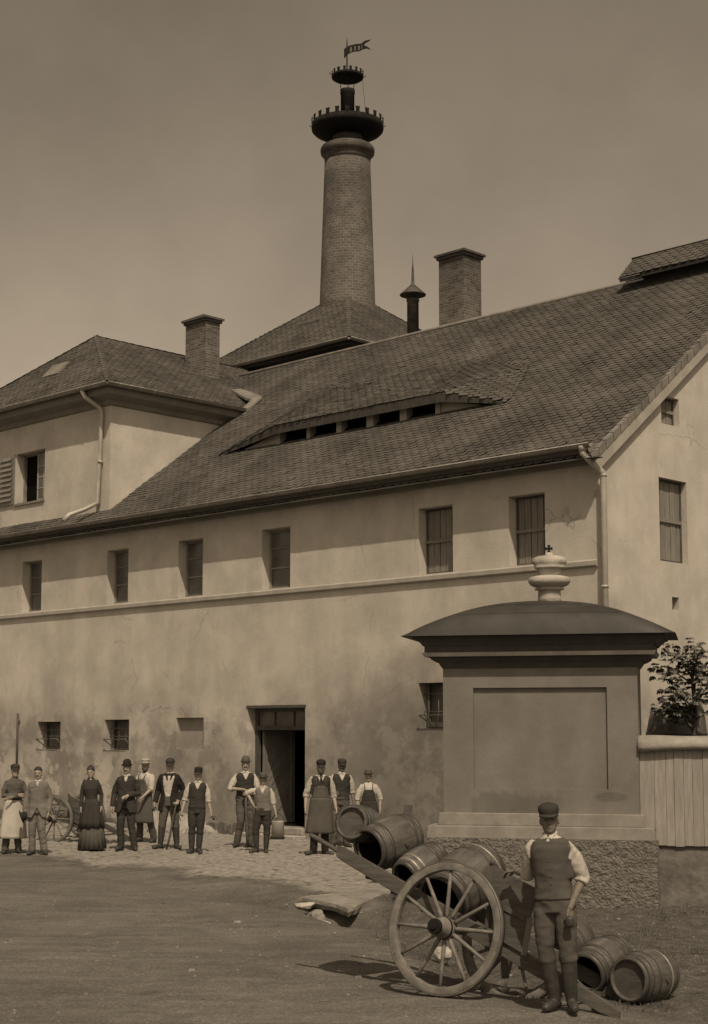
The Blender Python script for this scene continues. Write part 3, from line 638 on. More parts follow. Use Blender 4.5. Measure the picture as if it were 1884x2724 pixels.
# ridge lantern at the right
lx0, lx1 = -3.64, .1
mb = MB(); mb.box(lx0, lx1, 7.14, 7.86, 12.7, 13.36); rl = mb.build('ridge_lantern', M['underlay'], bld)
mb = MB(); ez, pz = 13.24, 13.86
for s_ in (-1, 1):
    o_ = Vector((-4.15, 7.5 - .66, ez)) if s_ < 0 else Vector((-4.15, 7.5 + .66, ez)); u_ = Vector((0, -s_ * .66, pz - ez)); Lr = u_.length
    slates(mb, o_, (1, 0, 0), u_, [(0, 0), (lx1 + 4.2, 0), (lx1 + 4.2, Lr), (0, Lr)], seed=31 + s_, ex=.13)
    mb.add([o_, o_ + Vector((lx1 + 4.2, 0, 0)), o_ + Vector((lx1 + 4.2, 0, 0)) + u_, o_ + u_], [(0, 1, 2, 3)], 1)
    mb.add([o_ - Vector((0, 0, .04)), o_ + Vector((0, 0, -.04)) + u_, o_ + u_, o_], [(0, 1, 2, 3)], 1)
    mb.beam(o_ + Vector((0.03, -s_ * .03, -.04)), o_ + Vector((lx1 + 4.2, -s_ * .03, -.04)), .05, .07, mi=1)
mb.tube([(-4.18, 7.5, pz + .02), (lx1 + .05, 7.5, pz + .02)], .04, 8, 1)
mb.build('lantern_roof', [M['slate'], M['underlay']], rl, fixn=False)

# ---------------------------------------------------------------- left wing
wing = thing('wing_building', 'taller plastered wing with hipped slate roof rising above the left end', 'building', (CX, CY, 0), BROT)
WX, WY, WZ = -15.83, .5, 11.12
mb = MB(); WOP = (-20.2, -18.8, 8.72, 10.14, .3)
wall_open(mb, (-24.4, WX), (7.6, WZ + .2), [WOP], lambda x, d, z: (x, WY + d, z))
mb.add([(WX, WY, 7.6), (WX, 12, 7.6), (WX, 12, WZ + .2), (WX, WY, WZ + .2)], [(0, 1, 2, 3)]); mb.add([(-24.4, WY, 7.6), (-24.4, 12, 7.6), (-24.4, 12, WZ + .2), (-24.4, WY, WZ + .2)], [(0, 1, 2, 3)])
mb.build('wall', M['plaster'], wing, fixn=False)
# cornice round the two visible sides (offset rings)
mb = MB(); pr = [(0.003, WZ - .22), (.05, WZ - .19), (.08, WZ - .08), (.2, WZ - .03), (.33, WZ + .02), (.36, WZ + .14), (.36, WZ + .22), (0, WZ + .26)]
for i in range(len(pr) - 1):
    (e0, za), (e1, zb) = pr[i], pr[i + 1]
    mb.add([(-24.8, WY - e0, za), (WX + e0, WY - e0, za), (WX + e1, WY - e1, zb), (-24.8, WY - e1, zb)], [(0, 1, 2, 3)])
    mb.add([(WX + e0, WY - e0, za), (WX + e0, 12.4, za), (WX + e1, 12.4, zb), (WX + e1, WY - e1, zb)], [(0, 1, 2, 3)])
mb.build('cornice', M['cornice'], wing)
gutter('gutter', (-25, .02, 11.38), (-15.32, .02, 11.38), wing, m='zinc'); gutter('gutter', (-15.36, .0, 11.38), (-15.36, 5.0, 11.38), wing, m='zinc')
# hipped roof
wx1, wy0, wz0 = -15.42, .08, 11.42; wdx, wdy, wh = 4.25, 2.7, 2.44; wx0 = wx1 - 2 * wdx; xr_ = wx1 - wdx; zr_ = wz0 + wh
mb = MB()
Lf = math.hypot(wdy, wh); slates(mb, (wx0, wy0, wz0), (1, 0, 0), (0, wdy, wh), [(0, 0), (2 * wdx, 0), (wdx, Lf)], seed=41)
Ls = math.hypot(wdx, wh); slates(mb, (wx1, wy0, wz0), (0, 1, 0), (-wdx, 0, wh), [(0, 0), (12, 0), (12, Ls), (wdy, Ls)], seed=42)
slates(mb, (wx0, wy0, wz0), (0, 1, 0), (wdx, 0, wh), [(0, 0), (12, 0), (12, Ls), (wdy, Ls)], seed=43)
e = .015
mb.add([(wx0, wy0, wz0 - e), (wx1, wy0, wz0 - e), (xr_, wy0 + wdy, zr_ - e)], [(0, 1, 2)], 1)
mb.add([(wx1, wy0, wz0 - e), (wx1, wy0 + 12, wz0 - e), (xr_, wy0 + 12, zr_ - e), (xr_, wy0 + wdy, zr_ - e)], [(0, 1, 2, 3)], 1)
mb.add([(wx0, wy0, wz0 - e), (wx0, wy0 + 12, wz0 - e), (xr_, wy0 + 12, zr_ - e), (xr_, wy0 + wdy, zr_ - e)], [(0, 1, 2, 3)], 1)
def hip(mb_, a, b_, n_=18):
    a, b_ = Vector(a), Vector(b_); d_ = (b_ - a) / n_
    for i in range(n_):
        p = a + d_ * i; q_ = a + d_ * (i + 1.25); mb_.tube([p + Vector((0, 0, .03)), q_ + Vector((0, 0, .015))], [(.075, .016), (.07, .014)], 6, 0, smooth=False)
hip(mb, (wx1, wy0, wz0), (xr_, wy0 + wdy, zr_), 20); hip(mb, (wx0, wy0, wz0), (xr_, wy0 + wdy, zr_), 20); hip(mb, (xr_, wy0 + wdy, zr_), (xr_, wy0 + 12, zr_), 30)
wr = mb.build('roof', [M['slate'], M['underlay']], wing, fixn=False)
# skylight hatch lying open on the front slope
mb = MB(); o_ = Vector((wx0, wy0, wz0)); up_ = Vector((0, wdy, wh)).normalized(); nr_ = Vector((0, -wh, wdy)).normalized()
pts = [o_ + Vector((1, 0, 0)) * a_ + up_ * s_ + nr_ * h_ for a_, s_, h_ in ((3.95, 1.45, .05), (4.75, 1.45, .05), (4.75, 2.0, .10), (3.95, 2.0, .10))]
mb.add(pts + [p - nr_ * .05 for p in pts], [(0, 1, 2, 3), (4, 5, 6, 7), (0, 1, 5, 4), (1, 2, 6, 5), (2, 3, 7, 6), (3, 0, 4, 7)]); mb.build('roof_hatch', M['zinc'], wr)
sq_chimney('chimney', -18.75, -17.82, 5.40, 5.95, 12.0, 14.55, 14.86, wr)
# flashing valley where the wing roof meets the main roof
mb = MB(); vs = [(-16.9, 5.6, 12.27), (-15.75, 5.15, 11.78), (-15.42, 5.10, 11.68), (-15.40, 4.75, 11.36), (-15.25, 4.78, 11.32), (-15.20, 5.3, 11.75), (-15.7, 5.5, 11.95), (-16.8, 5.9, 12.32)]
mb.add([Vector(p) + Vector((0, 0, .05)) for p in vs] + [Vector(p) - Vector((0, 0, .02)) for p in vs], [(0, 1, 2, 5, 6, 7), (2, 3, 4, 5), (8, 9, 10, 13, 14, 15), (10, 11, 12, 13)] + [(i, (i + 1) % 8, (i + 1) % 8 + 8, i + 8) for i in range(8)])
mb.build('flashing', M['zinc'], wr)
mb = MB(); mb.tube([(-16.45, .02, 11.32), (-16.4, .08, 11.15), (-16.12, .38, 10.85), (-16.12, .42, 10.7), (-16.2, .42, 8.35), (-16.5, .22, 8.18), (-16.62, -.2, 8.0), (-16.62, -.38, 7.82)], .06, 12)
for z in (10.6, 9.4): mb.lathe([(.06, z), (.07, z), (.07, z + .05), (.06, z + .05)], 12, cx=-16.14, cy=.42)
mb.build('downpipe', M['zinc_pale'], wing)
# wing window: open casements and a louvred shutter folded against the wall
wx_a, wx_b, wz_a, wz_b, wd = WOP
mb = MB(); yy = WY + wd
mb.box(wx_a, wx_a + .06, yy - .05, yy + .03, wz_a, wz_b); mb.box(wx_b - .06, wx_b, yy - .05, yy + .03, wz_a, wz_b); mb.box(wx_a + .06, wx_b - .06, yy - .05, yy + .03, wz_b - .06, wz_b); mb.box(wx_a + .06, wx_b - .06, yy - .05, yy + .03, wz_a, wz_a + .06)
mb.box(wx_a - .03, wx_b + .03, WY - .05, WY + wd - .05, wz_a - .06, wz_a + .0)
wn = mb.build('window', M['frame'], wing)
mb = MB(); mb.box(wx_a, wx_b, yy + .04, yy + .06, wz_a, wz_b); mb.build('room_shade_panel', M['dark'], wn)  # flat black panel in place of the unlit room's shade
mb = MB(); sx0, sx1 = wx_a + .74, wx_b - .06; mb.box(sx0, sx0 + .04, yy - .09, yy - .05, wz_a + .06, wz_b - .06); mb.box(sx1 - .03, sx1, yy - .09, yy - .05, wz_a + .06, wz_b - .06)
for k in range(5): z = wz_a + .07 + k * (wz_b - wz_a - .17) / 4; mb.box(sx0 + .04, sx1 - .03, yy - .085, yy - .055, z, z + .025)
mb.box((sx0 + sx1) / 2 - .012, (sx0 + sx1) / 2 + .012, yy - .084, yy - .056, wz_a + .1, wz_b - .1)
cs = mb.build('casement', M['plaster_trim'], wn); mb = MB(); mb.box(sx0, sx1, yy - .073, yy - .067, wz_a + .07, wz_b - .07); mb.build('pane', M['glass'], cs)
mb = MB(); mb.box(wx_a - .75, wx_a - .04, WY - .06, WY - .02, wz_a, wz_b)
for k in range(9): z = wz_a + .1 + k * .145; mb.add([(wx_a - .68, WY - .062, z + .1), (wx_a - .1, WY - .062, z + .1), (wx_a - .1, WY - .10, z), (wx_a - .68, WY - .10, z)], [(0, 1, 2, 3)])
mb.build('shutter', M['zinc'], wing)

# ---------------------------------------------------------------- block with pyramid roof and the big stack
tur = thing('boiler_house', 'slate pyramid roof block behind the main ridge carrying the tall stack', 'building', (CX, CY, 0), BROT)
tx, ty, tz, tw_ = -15.0, 8.6, 14.10, 3.79; tcx, tcy = tx - tw_, ty + tw_; th_ = 2.95
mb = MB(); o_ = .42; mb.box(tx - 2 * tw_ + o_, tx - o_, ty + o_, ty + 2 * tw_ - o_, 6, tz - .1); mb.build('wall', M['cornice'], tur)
mb = MB(); mb.box(tx - 2 * tw_ + .1, tx - .1, ty + .1, ty + 2 * tw_ - .1, tz - .16, tz - .03); mb.build('cornice', M['wood_dark'], tur)
mb = MB(); Lt_ = math.hypot(tw_, th_)
cor = [(tx - 2 * tw_, ty), (tx, ty), (tx, ty + 2 * tw_), (tx - 2 * tw_, ty + 2 * tw_)]
for i in range(4):
    a_ = Vector((*cor[i], tz)); b_ = Vector((*cor[(i + 1) % 4], tz)); mid = (a_ + b_) / 2; up_ = Vector((tcx, tcy, tz + th_)) - mid
    if i < 2 or True: slates(mb, a_, b_ - a_, up_, [(0, 0), (2 * tw_, 0), (tw_, Lt_)], seed=50 + i)
    mb.add([a_ - Vector((0, 0, .015)), b_ - Vector((0, 0, .015)), Vector((tcx, tcy, tz + th_ - .015))], [(0, 1, 2)], 1); hip(mb, a_, (tcx, tcy, tz + th_), 20)
mb.build('roof', [M['slate'], M['underlay']], tur, fixn=False)
gutter('gutter', (tx - 2 * tw_ - .05, ty - .06, tz - .03), (tx + .05, ty - .06, tz - .03), tur); gutter('gutter', (tx + .06, ty - .05, tz - .03), (tx + .06, ty + 2 * tw_, tz - .03), tur)
mb = MB(); up_ = Vector((0, tw_, th_)).normalized(); o_ = Vector((tx - 4.0, ty, tz)) + up_ * 2.1; mb.add([o_, o_ + Vector((.9, 0, 0)), o_ + Vector((.9, 0, 0)) + up_ * .25 + Vector((0, -.02, .1)), o_ + up_ * .25 + Vector((0, -.02, .1)), o_ + Vector((0, 0, .13)) + up_ * .02, o_ + Vector((.9, 0, .13)) + up_ * .02], [(0, 1, 5, 4), (4, 5, 2, 3)]); mb.build('roof_vent', M['wood_dark'], tur)

# the round brick stack
wpos = wl(tcx, tcy); stack = thing('factory_chimney', 'tall tapering round brick stack topped by two black iron crowns and a vane', 'chimney', (wpos[0], wpos[1], 14.0), 0)
zb = lambda z: z - 14.0
mb = MB(); prof = [(.965, 1.0), (.93, 2.7)] + [(.93 + (.775 - .93) * i / 8, 2.7 + 4.8 * i / 8) for i in range(1, 9)]
mb.lathe(prof, 64); sh = mb.build('shaft', M['brick'], stack, uv=True, cyl=.87)
mb = MB(); mb.lathe([(.775, 7.50), (.78, 7.60), (.80, 7.68), (.85, 7.75), (.905, 7.80), (.92, 7.88), (.915, 7.96), (.88, 8.02), (.82, 8.06), (.50, 8.08), (.50, 8.5)], 64); mb.build('collar', M['brick_dark'], stack, uv=True, cyl=.85)
def crown(r, z0, hb, zt, n_, th=.02, name='iron_crown', foot=.62, hh=.18):
    mb = MB(); # drum: conical bowl below, cylinder above
    mb.lathe([(r * foot, z0), (r * .80, z0 + hb * .25), (r * .94, z0 + hb * .55), (r * .99, z0 + hb * .8), (r, z0 + hb), (r, zt), (r - th, zt), (r - th, z0 + hb), (r * .6, z0 + .05)], 72)
    c_ = mb.build(name, M['iron'], stack); mb = MB()
    for k in range(n_):
        t_ = 2 * PI * (k + .5) / n_; wd_ = 2 * PI * r / n_ * .24
        mb = MB(); ca, sa = math.cos(t_), math.sin(t_); R0 = Matrix(((ca, -sa, 0), (sa, ca, 0), (0, 0, 1)))
        h = hh
        for (xa, xb, za, zb_, ya) in ((r - th, r, zt - .01, zt + h, wd_),):
            mb.add([R0 @ Vector(p) for p in ((xa, -ya * .8, za), (xb, -ya * .8, za), (xb, ya * .8, za), (xa, ya * .8, za), (xa, -ya * .75, zb_ * .5 + za * .5), (xb, -ya * .75, zb_ * .5 + za * .5), (xb, ya * .75, zb_ * .5 + za * .5), (xa, ya * .75, zb_ * .5 + za * .5), (xa, -ya * .95, zb_), (xb, -ya * .95, zb_), (xb, ya * .95, zb_), (xa, ya * .95, zb_))],
                   [(0, 1, 5, 4), (1, 2, 6, 5), (2, 3, 7, 6), (3, 0, 4, 7), (4, 5, 9, 8), (5, 6, 10, 9), (6, 7, 11, 10), (7, 4, 8, 11), (8, 9, 10, 11)])
        if k % 2 == 0: mb.tube([R0 @ Vector((r, 0, zt + .02)), R0 @ Vector((r + .06, 0, zt + .0)), R0 @ Vector((r + .08, 0, zt + .07))], .012, 5)
        mb.build('battlement', M['iron'], c_)
    return c_
crown(1.225, zb(22.44), .25, zb(22.84), 22, hh=.18)
mb = MB(); mb.lathe([(.235, 8.1), (.235, 9.90), (.25, 9.92), (.25, 10.06), (.22, 10.06)], 24); mb.build('flue_pipe', M['iron'], stack)
crown(.545, zb(24.42), .09, zb(24.57), 16, foot=.6, hh=.13)
mb = MB(); 
for t_ in (.6, 2.7, 4.8): mb.tube([(.22 * math.cos(t_), .22 * math.sin(t_), 9.98), (.30 * math.cos(t_), .30 * math.sin(t_), zb(24.5))], .014, 5)
mb.tube([(.5, -.1, zb(24.5)), (.62, -.12, zb(23.1))], .006, 4); mb.tube([(-.02, 0, zb(24.45)), (-.02, 0, zb(25.72))], .022, 6); mb.tube([(-.02, 0, zb(25.7)), (-.02, 0, zb(25.95))], [.02, .003], 6)
mb.build('stays', M['iron'], stack)
# vane: swallow-tailed sheet pennon with solid pale figures standing in for sky showing through
def pxz(px, py): return ((px - 329) * .000667 * 17.73 / 17.73 * 1.0, 0)
def fp(cx_, cy_):    # figures measured on a drawing of the vane, 1 unit = 0.69 mm
    return ((cx_ - 335) * .00071, 11.62 - (cy_ - 480) * .00071)
body_ = [(165, 650, 1120), (230, 580, 1040), (300, 530, 945), (340, 505, 905), (390, 460, 860), (480, 420, 800), (600, 378, 748), (740, 345, 725), (880, 345, 725), (1000, 337, 672), (1060, 290, 648), (1125, 245, 630)]
up_t = [(1125, 245, 450), (1180, 215, 350), (1280, 200, 300), (1380, 190, 250), (1450, 150, 165)]; lo_t = [(1125, 450, 630), (1220, 490, 617), (1330, 560, 640), (1400, 620, 680), (1440, 700, 712)]
mb = MB()
for st in (body_, up_t, lo_t):
    vs = []
    for x_, a_, b_ in st:
        for z_ in (a_, b_):
            X_, Z_ = fp(x_, z_)
            for y_ in (-.008, .006): vs.append((X_, y_ + .04 * math.sin(X_ * 6), Z_))
    mb.add(vs, [f for i in range(len(st) - 1) for f in ((4 * i, 4 * i + 4, 4 * i + 6, 4 * i + 2), (4 * i + 1, 4 * i + 3, 4 * i + 7, 4 * i + 5), (4 * i, 4 * i + 1, 4 * i + 5, 4 * i + 4), (4 * i + 2, 4 * i + 6, 4 * i + 7, 4 * i + 3))])
vane = mb.build('vane', M['iron'], stack)
fig = MB()
for ch_, x_, z_ in (('8', 450, 620), ('0', 640, 560), ('8', 830, 540), ('1', 965, 500)):
    cv = bpy.data.curves.new('figure', 'FONT'); cv.body = ch_; cv.size = .23; cv.extrude = .004; to = bpy.data.objects.new('figure', cv); col.objects.link(to)
    dg = bpy.context.evaluated_depsgraph_get(); dg.update(); tm = bpy.data.meshes.new_from_object(to.evaluated_get(dg))
    ox, oz = fp(x_, z_); sh_ = .12
    vs = [(ox + v_.co.x * .62, -.014 + .04 * math.sin((ox + v_.co.x * .62) * 6) - v_.co.z, oz - .10 + v_.co.y + v_.co.x * sh_) for v_ in tm.vertices]
    fig.add(vs, [list(p.vertices) for p in tm.polygons]); bpy.data.objects.remove(to)
fig.build('sky_figures', M['figure'], vane, fixn=False)

# rod on the wall at the far left
mb = MB(); p_ = []
x_ = -19.0; mb.tube([(x_, -.06, 1.15), (x_, -.06, 2.85)], .03, 8); mb.box(x_ - .04, x_ + .04, -.06, 0, 2.6, 2.66); mb.box(x_ - .04, x_ + .04, -.06, 0, 1.4, 1.46)
mb.build('conductor_rod', M['wood_dark'], bld)
# ---------------------------------------------------------------- wayside monument
MR = R(-13); mon = thing('wayside_monument', 'broad rendered monument with blank panel, dark curved roof and stone crown', 'monument', (2.59, 21.75, 0), MR)
W2 = 1.36
def frus(mb, x, y, z0, z1, e0=0, e1=0, mi=0, yb=None, smooth=False, fe=1):
    yb = .95 if yb is None else yb
    vs = [(sx * (x + e), (-y - e * fe) if sy_ < 0 else yb + e, z) for (e, z) in ((e0, z0), (e1, z1)) for sy_ in (-1, 1) for sx in (-1, 1)]
    mb.add(vs, [(0, 2, 3, 1), (4, 5, 7, 6), (0, 1, 5, 4), (2, 6, 7, 3), (0, 4, 6, 2), (1, 3, 7, 5)], mi)
# pier with a real recessed panel
mb = MB(); zA, zB = 1.22, 3.26; px0, px1, pz0, pz1 = -.93, .94, 1.56, 2.97
wall_open(mb, (-W2, W2), (zA, zB), [(px0, px1, pz0, pz1, .05)])
mb.add([(px0, .05, pz0), (px1, .05, pz0), (px1, .05, pz1), (px0, .05, pz1)], [(0, 1, 2, 3)])
for x in (-W2, W2): mb.add([(x, 0, zA), (x, .95, zA), (x, .95, zB), (x, 0, zB)], [(0, 1, 2, 3)])
mb.add([(-W2, .95, zA), (W2, .95, zA), (W2, .95, zB), (-W2, .95, zB)], [(0, 1, 2, 3)])
mb.build('pier', M['mon'], mon, fixn=False)
mb = MB(); frus(mb, W2 + .06, .06, 1.05, 1.225, .012, 0); mb.build('upper_step', M['mon_step'], mon, bevel=.012)
mb = MB(); frus(mb, W2 + .20, .20, .88, 1.052, .012, 0); mb.build('lower_step', M['mon_step'], mon, bevel=.012)
# roughcast base: a dense, displaced skin
mb = MB(); n1_, n2_ = 150, 44; x0, x1 = -W2 - .24, W2 + .24; rows_ = []
def rough_grid(mb, O, U_, V_, nu, nv, nrm, ragged=True):
    vs = []
    for j in range(nv + 1):
        for i in range(nu + 1):
            p = Vector(O) + Vector(U_) * (i / nu) + Vector(V_) * (j / nv)
            e = min(1, min(i, nu - i, ) / 2) * min(1, (nv - j) / 2)
            d = (.015 * noise.fractal(p * 13, .8, 2.2, 5) + .012 * noise.noise(p * 36)) * e
            p = p + Vector(nrm) * d
            vs.append(p)
    mb.add(vs, [(j * (nu + 1) + i, j * (nu + 1) + i + 1, (j + 1) * (nu + 1) + i + 1, (j + 1) * (nu + 1) + i) for j in range(nv) for i in range(nu)], 0, True)
rough_grid(mb, (x0, -.26, -.12), (x1 - x0, 0, 0), (0, 0, 1.01), n1_, n2_, (0, -1, 0)); rough_grid(mb, (x1, -.26, -.12), (0, 1.4, 0), (0, 0, 1.01), 60, 40, (1, 0, 0)); rough_grid(mb, (x0, -.26, -.12), (0, 1.4, 0), (0, 0, 1.01), 40, 30, (-1, 0, 0))
mb.add([(x0, -.26, .885), (x1, -.26, .885), (x1, 1.14, .885), (x0, 1.14, .885)], [(0, 1, 2, 3)])
mb.build('roughcast_base', M['rough'], mon, fixn=False)
# mouldings
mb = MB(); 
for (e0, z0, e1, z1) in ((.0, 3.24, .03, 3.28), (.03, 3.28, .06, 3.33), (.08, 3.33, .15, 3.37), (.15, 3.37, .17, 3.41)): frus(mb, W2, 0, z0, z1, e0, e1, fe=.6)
mb.build('lower_moulding', M['mon_shade'], mon)
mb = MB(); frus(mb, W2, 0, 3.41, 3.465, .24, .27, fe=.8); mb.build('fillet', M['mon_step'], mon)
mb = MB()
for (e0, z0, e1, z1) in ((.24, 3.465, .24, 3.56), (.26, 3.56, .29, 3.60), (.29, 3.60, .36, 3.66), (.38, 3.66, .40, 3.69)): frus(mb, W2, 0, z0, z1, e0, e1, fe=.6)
mb.build('upper_moulding', M['mon_shade'], mon)
# curved sheet roof
mb = MB(); ex_, fy_, by_ = 1.90, .35, 1.45; nx_, ny_ = 48, 28; vs = []
def rf(x, y):
    u_ = abs(x) / ex_; v_ = abs(y - (by_ - fy_) / 2) / ((fy_ + by_) / 2)
    f1 = math.cos(min(1, u_) * PI / 2); f2 = math.cos(min(1, v_) * PI / 2) ** .45
    f1 = max(f1, 1e-4); f2 = max(f2, 1e-4); return 3.695 + .61 * (f1 ** -5 + f2 ** -5) ** -.2 + .002 * math.sin(y * 9)
for j in range(ny_ + 1):
    for i in range(nx_ + 1):
        x = -ex_ + 2 * ex_ * i / nx_; y = -fy_ + (fy_ + by_) * j / ny_; vs.append((x, y, rf(x, y)))
mb.add(vs, [(j * (nx_ + 1) + i, j * (nx_ + 1) + i + 1, (j + 1) * (nx_ + 1) + i + 1, (j + 1) * (nx_ + 1) + i) for j in range(ny_) for i in range(nx_)], 0, True)
mb.add([(-ex_, -fy_, 3.69), (ex_, -fy_, 3.69), (ex_, by_, 3.69), (-ex_, by_, 3.69)], [(0, 1, 2, 3)])
for z in (.30, .44):   # standing seams across the sheets
    ys = [y_ for y_ in [(-fy_ + .002 + k * .01) for k in range(100)] if rf(0, y_) > 3.695 + z]
    if ys:
        y_ = ys[0]; xs_ = [x_ for x_ in [-ex_ + k * .02 for k in range(187)] if rf(x_, y_) > 3.695 + z - .012]
        mb.tube([(xs_[0] + (xs_[-1] - xs_[0]) * k / 30, y_, rf(xs_[0] + (xs_[-1] - xs_[0]) * k / 30, y_) + .003) for k in range(31)], .003, 4)
mb.build('curved_roof', M['mon_roof'], mon, fixn=False)
# crown finial
cy_ = .35; T0 = Matrix.Translation((.13, cy_, 0))
crn = bpy.data.objects.new('stone_crown', None)
mb = MB(); zc = 4.20; mb.lathe([(.17, zc - .04), (.165, zc + .06), (.16, zc + .165), (.21, zc + .17), (.21, zc + .19), (.18, zc + .20), (.22, zc + .215), (.27, zc + .24), (.295, zc + .275), (.30, zc + .285), (.30, zc + .335), (.27, zc + .355), (.18, zc + .375)], 32, T=T0, sy=.8)
mb.lathe([(.155, zc + .365), (.165, zc + .42), (.175, zc + .50), (.15, zc + .53)], 32, T=T0, sy=.8)
cap = lambda t_, z: 1 + .05 * math.cos(5 * t_) if z < zc + .58 else 1 + .08 * abs(math.cos(t_)) 
mb.lathe([(.17, zc + .475), (.215, zc + .48), (.225, zc + .495), (.21, zc + .505), (.235, zc + .54), (.237, zc + .58), (.21, zc + .63), (.15, zc + .655), (.05, zc + .635)], 40, T=T0, sy=.85, rmod=cap)
mb.lathe([(.06, zc + .63), (.07, zc + .66), (.05, zc + .70), (.01, zc + .715)], 16, T=T0)
cr = mb.build('stone_crown', M['stone'], mon)
mb = MB(); zz = zc + .765; q_ = .052
for dx, dz in ((0, 1), (0, -1), (1, 0), (-1, 0)):
    a_, b_ = .008, .024
    pts = [(-a_ * abs(dz) , 0), ] 
    if dx == 0: poly = [(-a_, 0), (a_, 0), (b_, dz * q_), (-b_, dz * q_)]
    else: poly = [(0, -a_), (0, a_), (dx * q_, b_), (dx * q_, -b_)]
    mb.prism([(x + .13, zz + z) for x, z in poly], cy_ - .012 + .0006 * (dx + 2 * dz), cy_ + .012 + .0006 * (dx + 2 * dz))
mb.build('cross', M['iron'], cr)

# ---------------------------------------------------------------- board fence right of the monument, vat and young tree behind
FA = R(-6); fen = thing('board_fence', 'pale vertical board fence under a rounded coping beside the monument', 'fence', (3.93, 21.5, 0), FA)
mb = MB(); mb.box(0, 3.2, .02, .35, -.1, .80); rough_m = mb.build('fence_base', M['stone_dark'], fen, bevel=.02)
mb = MB(); x = .0; wds = [.20, .155, .11, .13, .12, .14, .12, .13, .12, .14, .13, .12, .14, .13, .12, .13, .14, .12, .13, .12]
random.seed(9)
for i, wd in enumerate(wds): mb.box(x + .0015, x + wd - .0015, -.02 - random.random() * .008, .02, .80 + random.uniform(-.01, .01), 2.12); x += wd
mb.build('boards', M['wood_pale'], fen, bevel=.003)
mb = MB(); mb.box(-.035, .0, -.03, .05, .95, 2.18); mb.box(.1, 2.7, .03, .08, 1.0, 1.1); mb.build('post', M['wood_dark'], fen)
mb = MB(); pts = [(-.02 + .08 * i, 0, 2.15) for i in range(36)]; n_ = 12; vs = []
for i, p in enumerate(pts):
    for k in range(n_):
        t_ = 2 * PI * k / n_; f_ = 1 + .1 * noise.noise((p[0] * 2, k * .4, 0)); dro = -.03 * max(0, 1 - abs(p[0] - .05) / .4)
        vs.append((p[0], .08 + .22 * math.cos(t_) * f_, 2.16 + dro * (k > 6) + max(-.05, .14 * math.sin(t_)) * f_))
mb.add(vs, [(i * n_ + k, i * n_ + (k + 1) % n_, (i + 1) * n_ + (k + 1) % n_, (i + 1) * n_ + k) for i in range(35) for k in range(n_)] + [tuple(range(n_)), tuple(range(35 * n_, 36 * n_))], 0, True)
mb.build('coping', M['coping'], fen)

def staves_extra(m, N, L, val, t):
    u = N.new('ShaderNodeSeparateXYZ'); L.new(t.outputs['Object'], u.inputs[0])
    a_ = mathn(N, L, 'ARCTAN2', u.outputs[1], u.outputs[0]); a_ = mathn(N, L, 'MULTIPLY', a_, 22 / (2 * PI)); fr = mathn(N, L, 'FRACT', a_, 0); fl_ = mathn(N, L, 'FLOOR', a_, 0)
    wn_ = N.new('ShaderNodeTexWhiteNoise'); wn_.noise_dimensions = '1D'; L.new(fl_, wn_.inputs['W'])
    gap = mapr(N, L, mathn(N, L, 'ABSOLUTE', mathn(N, L, 'SUBTRACT', fr, .5), 0), .45, .5, 1, .75)
    return mulnode(N, L, mulnode(N, L, val, gap), mapr(N, L, wn_.outputs[0], 0, 1, .9, 1.1, False))
M['stave'] = mat('oak_staves', .05, .11, 3.5, .68, .05, 12, stretch=(3, 3, 1), extra=staves_extra, spec=.4)
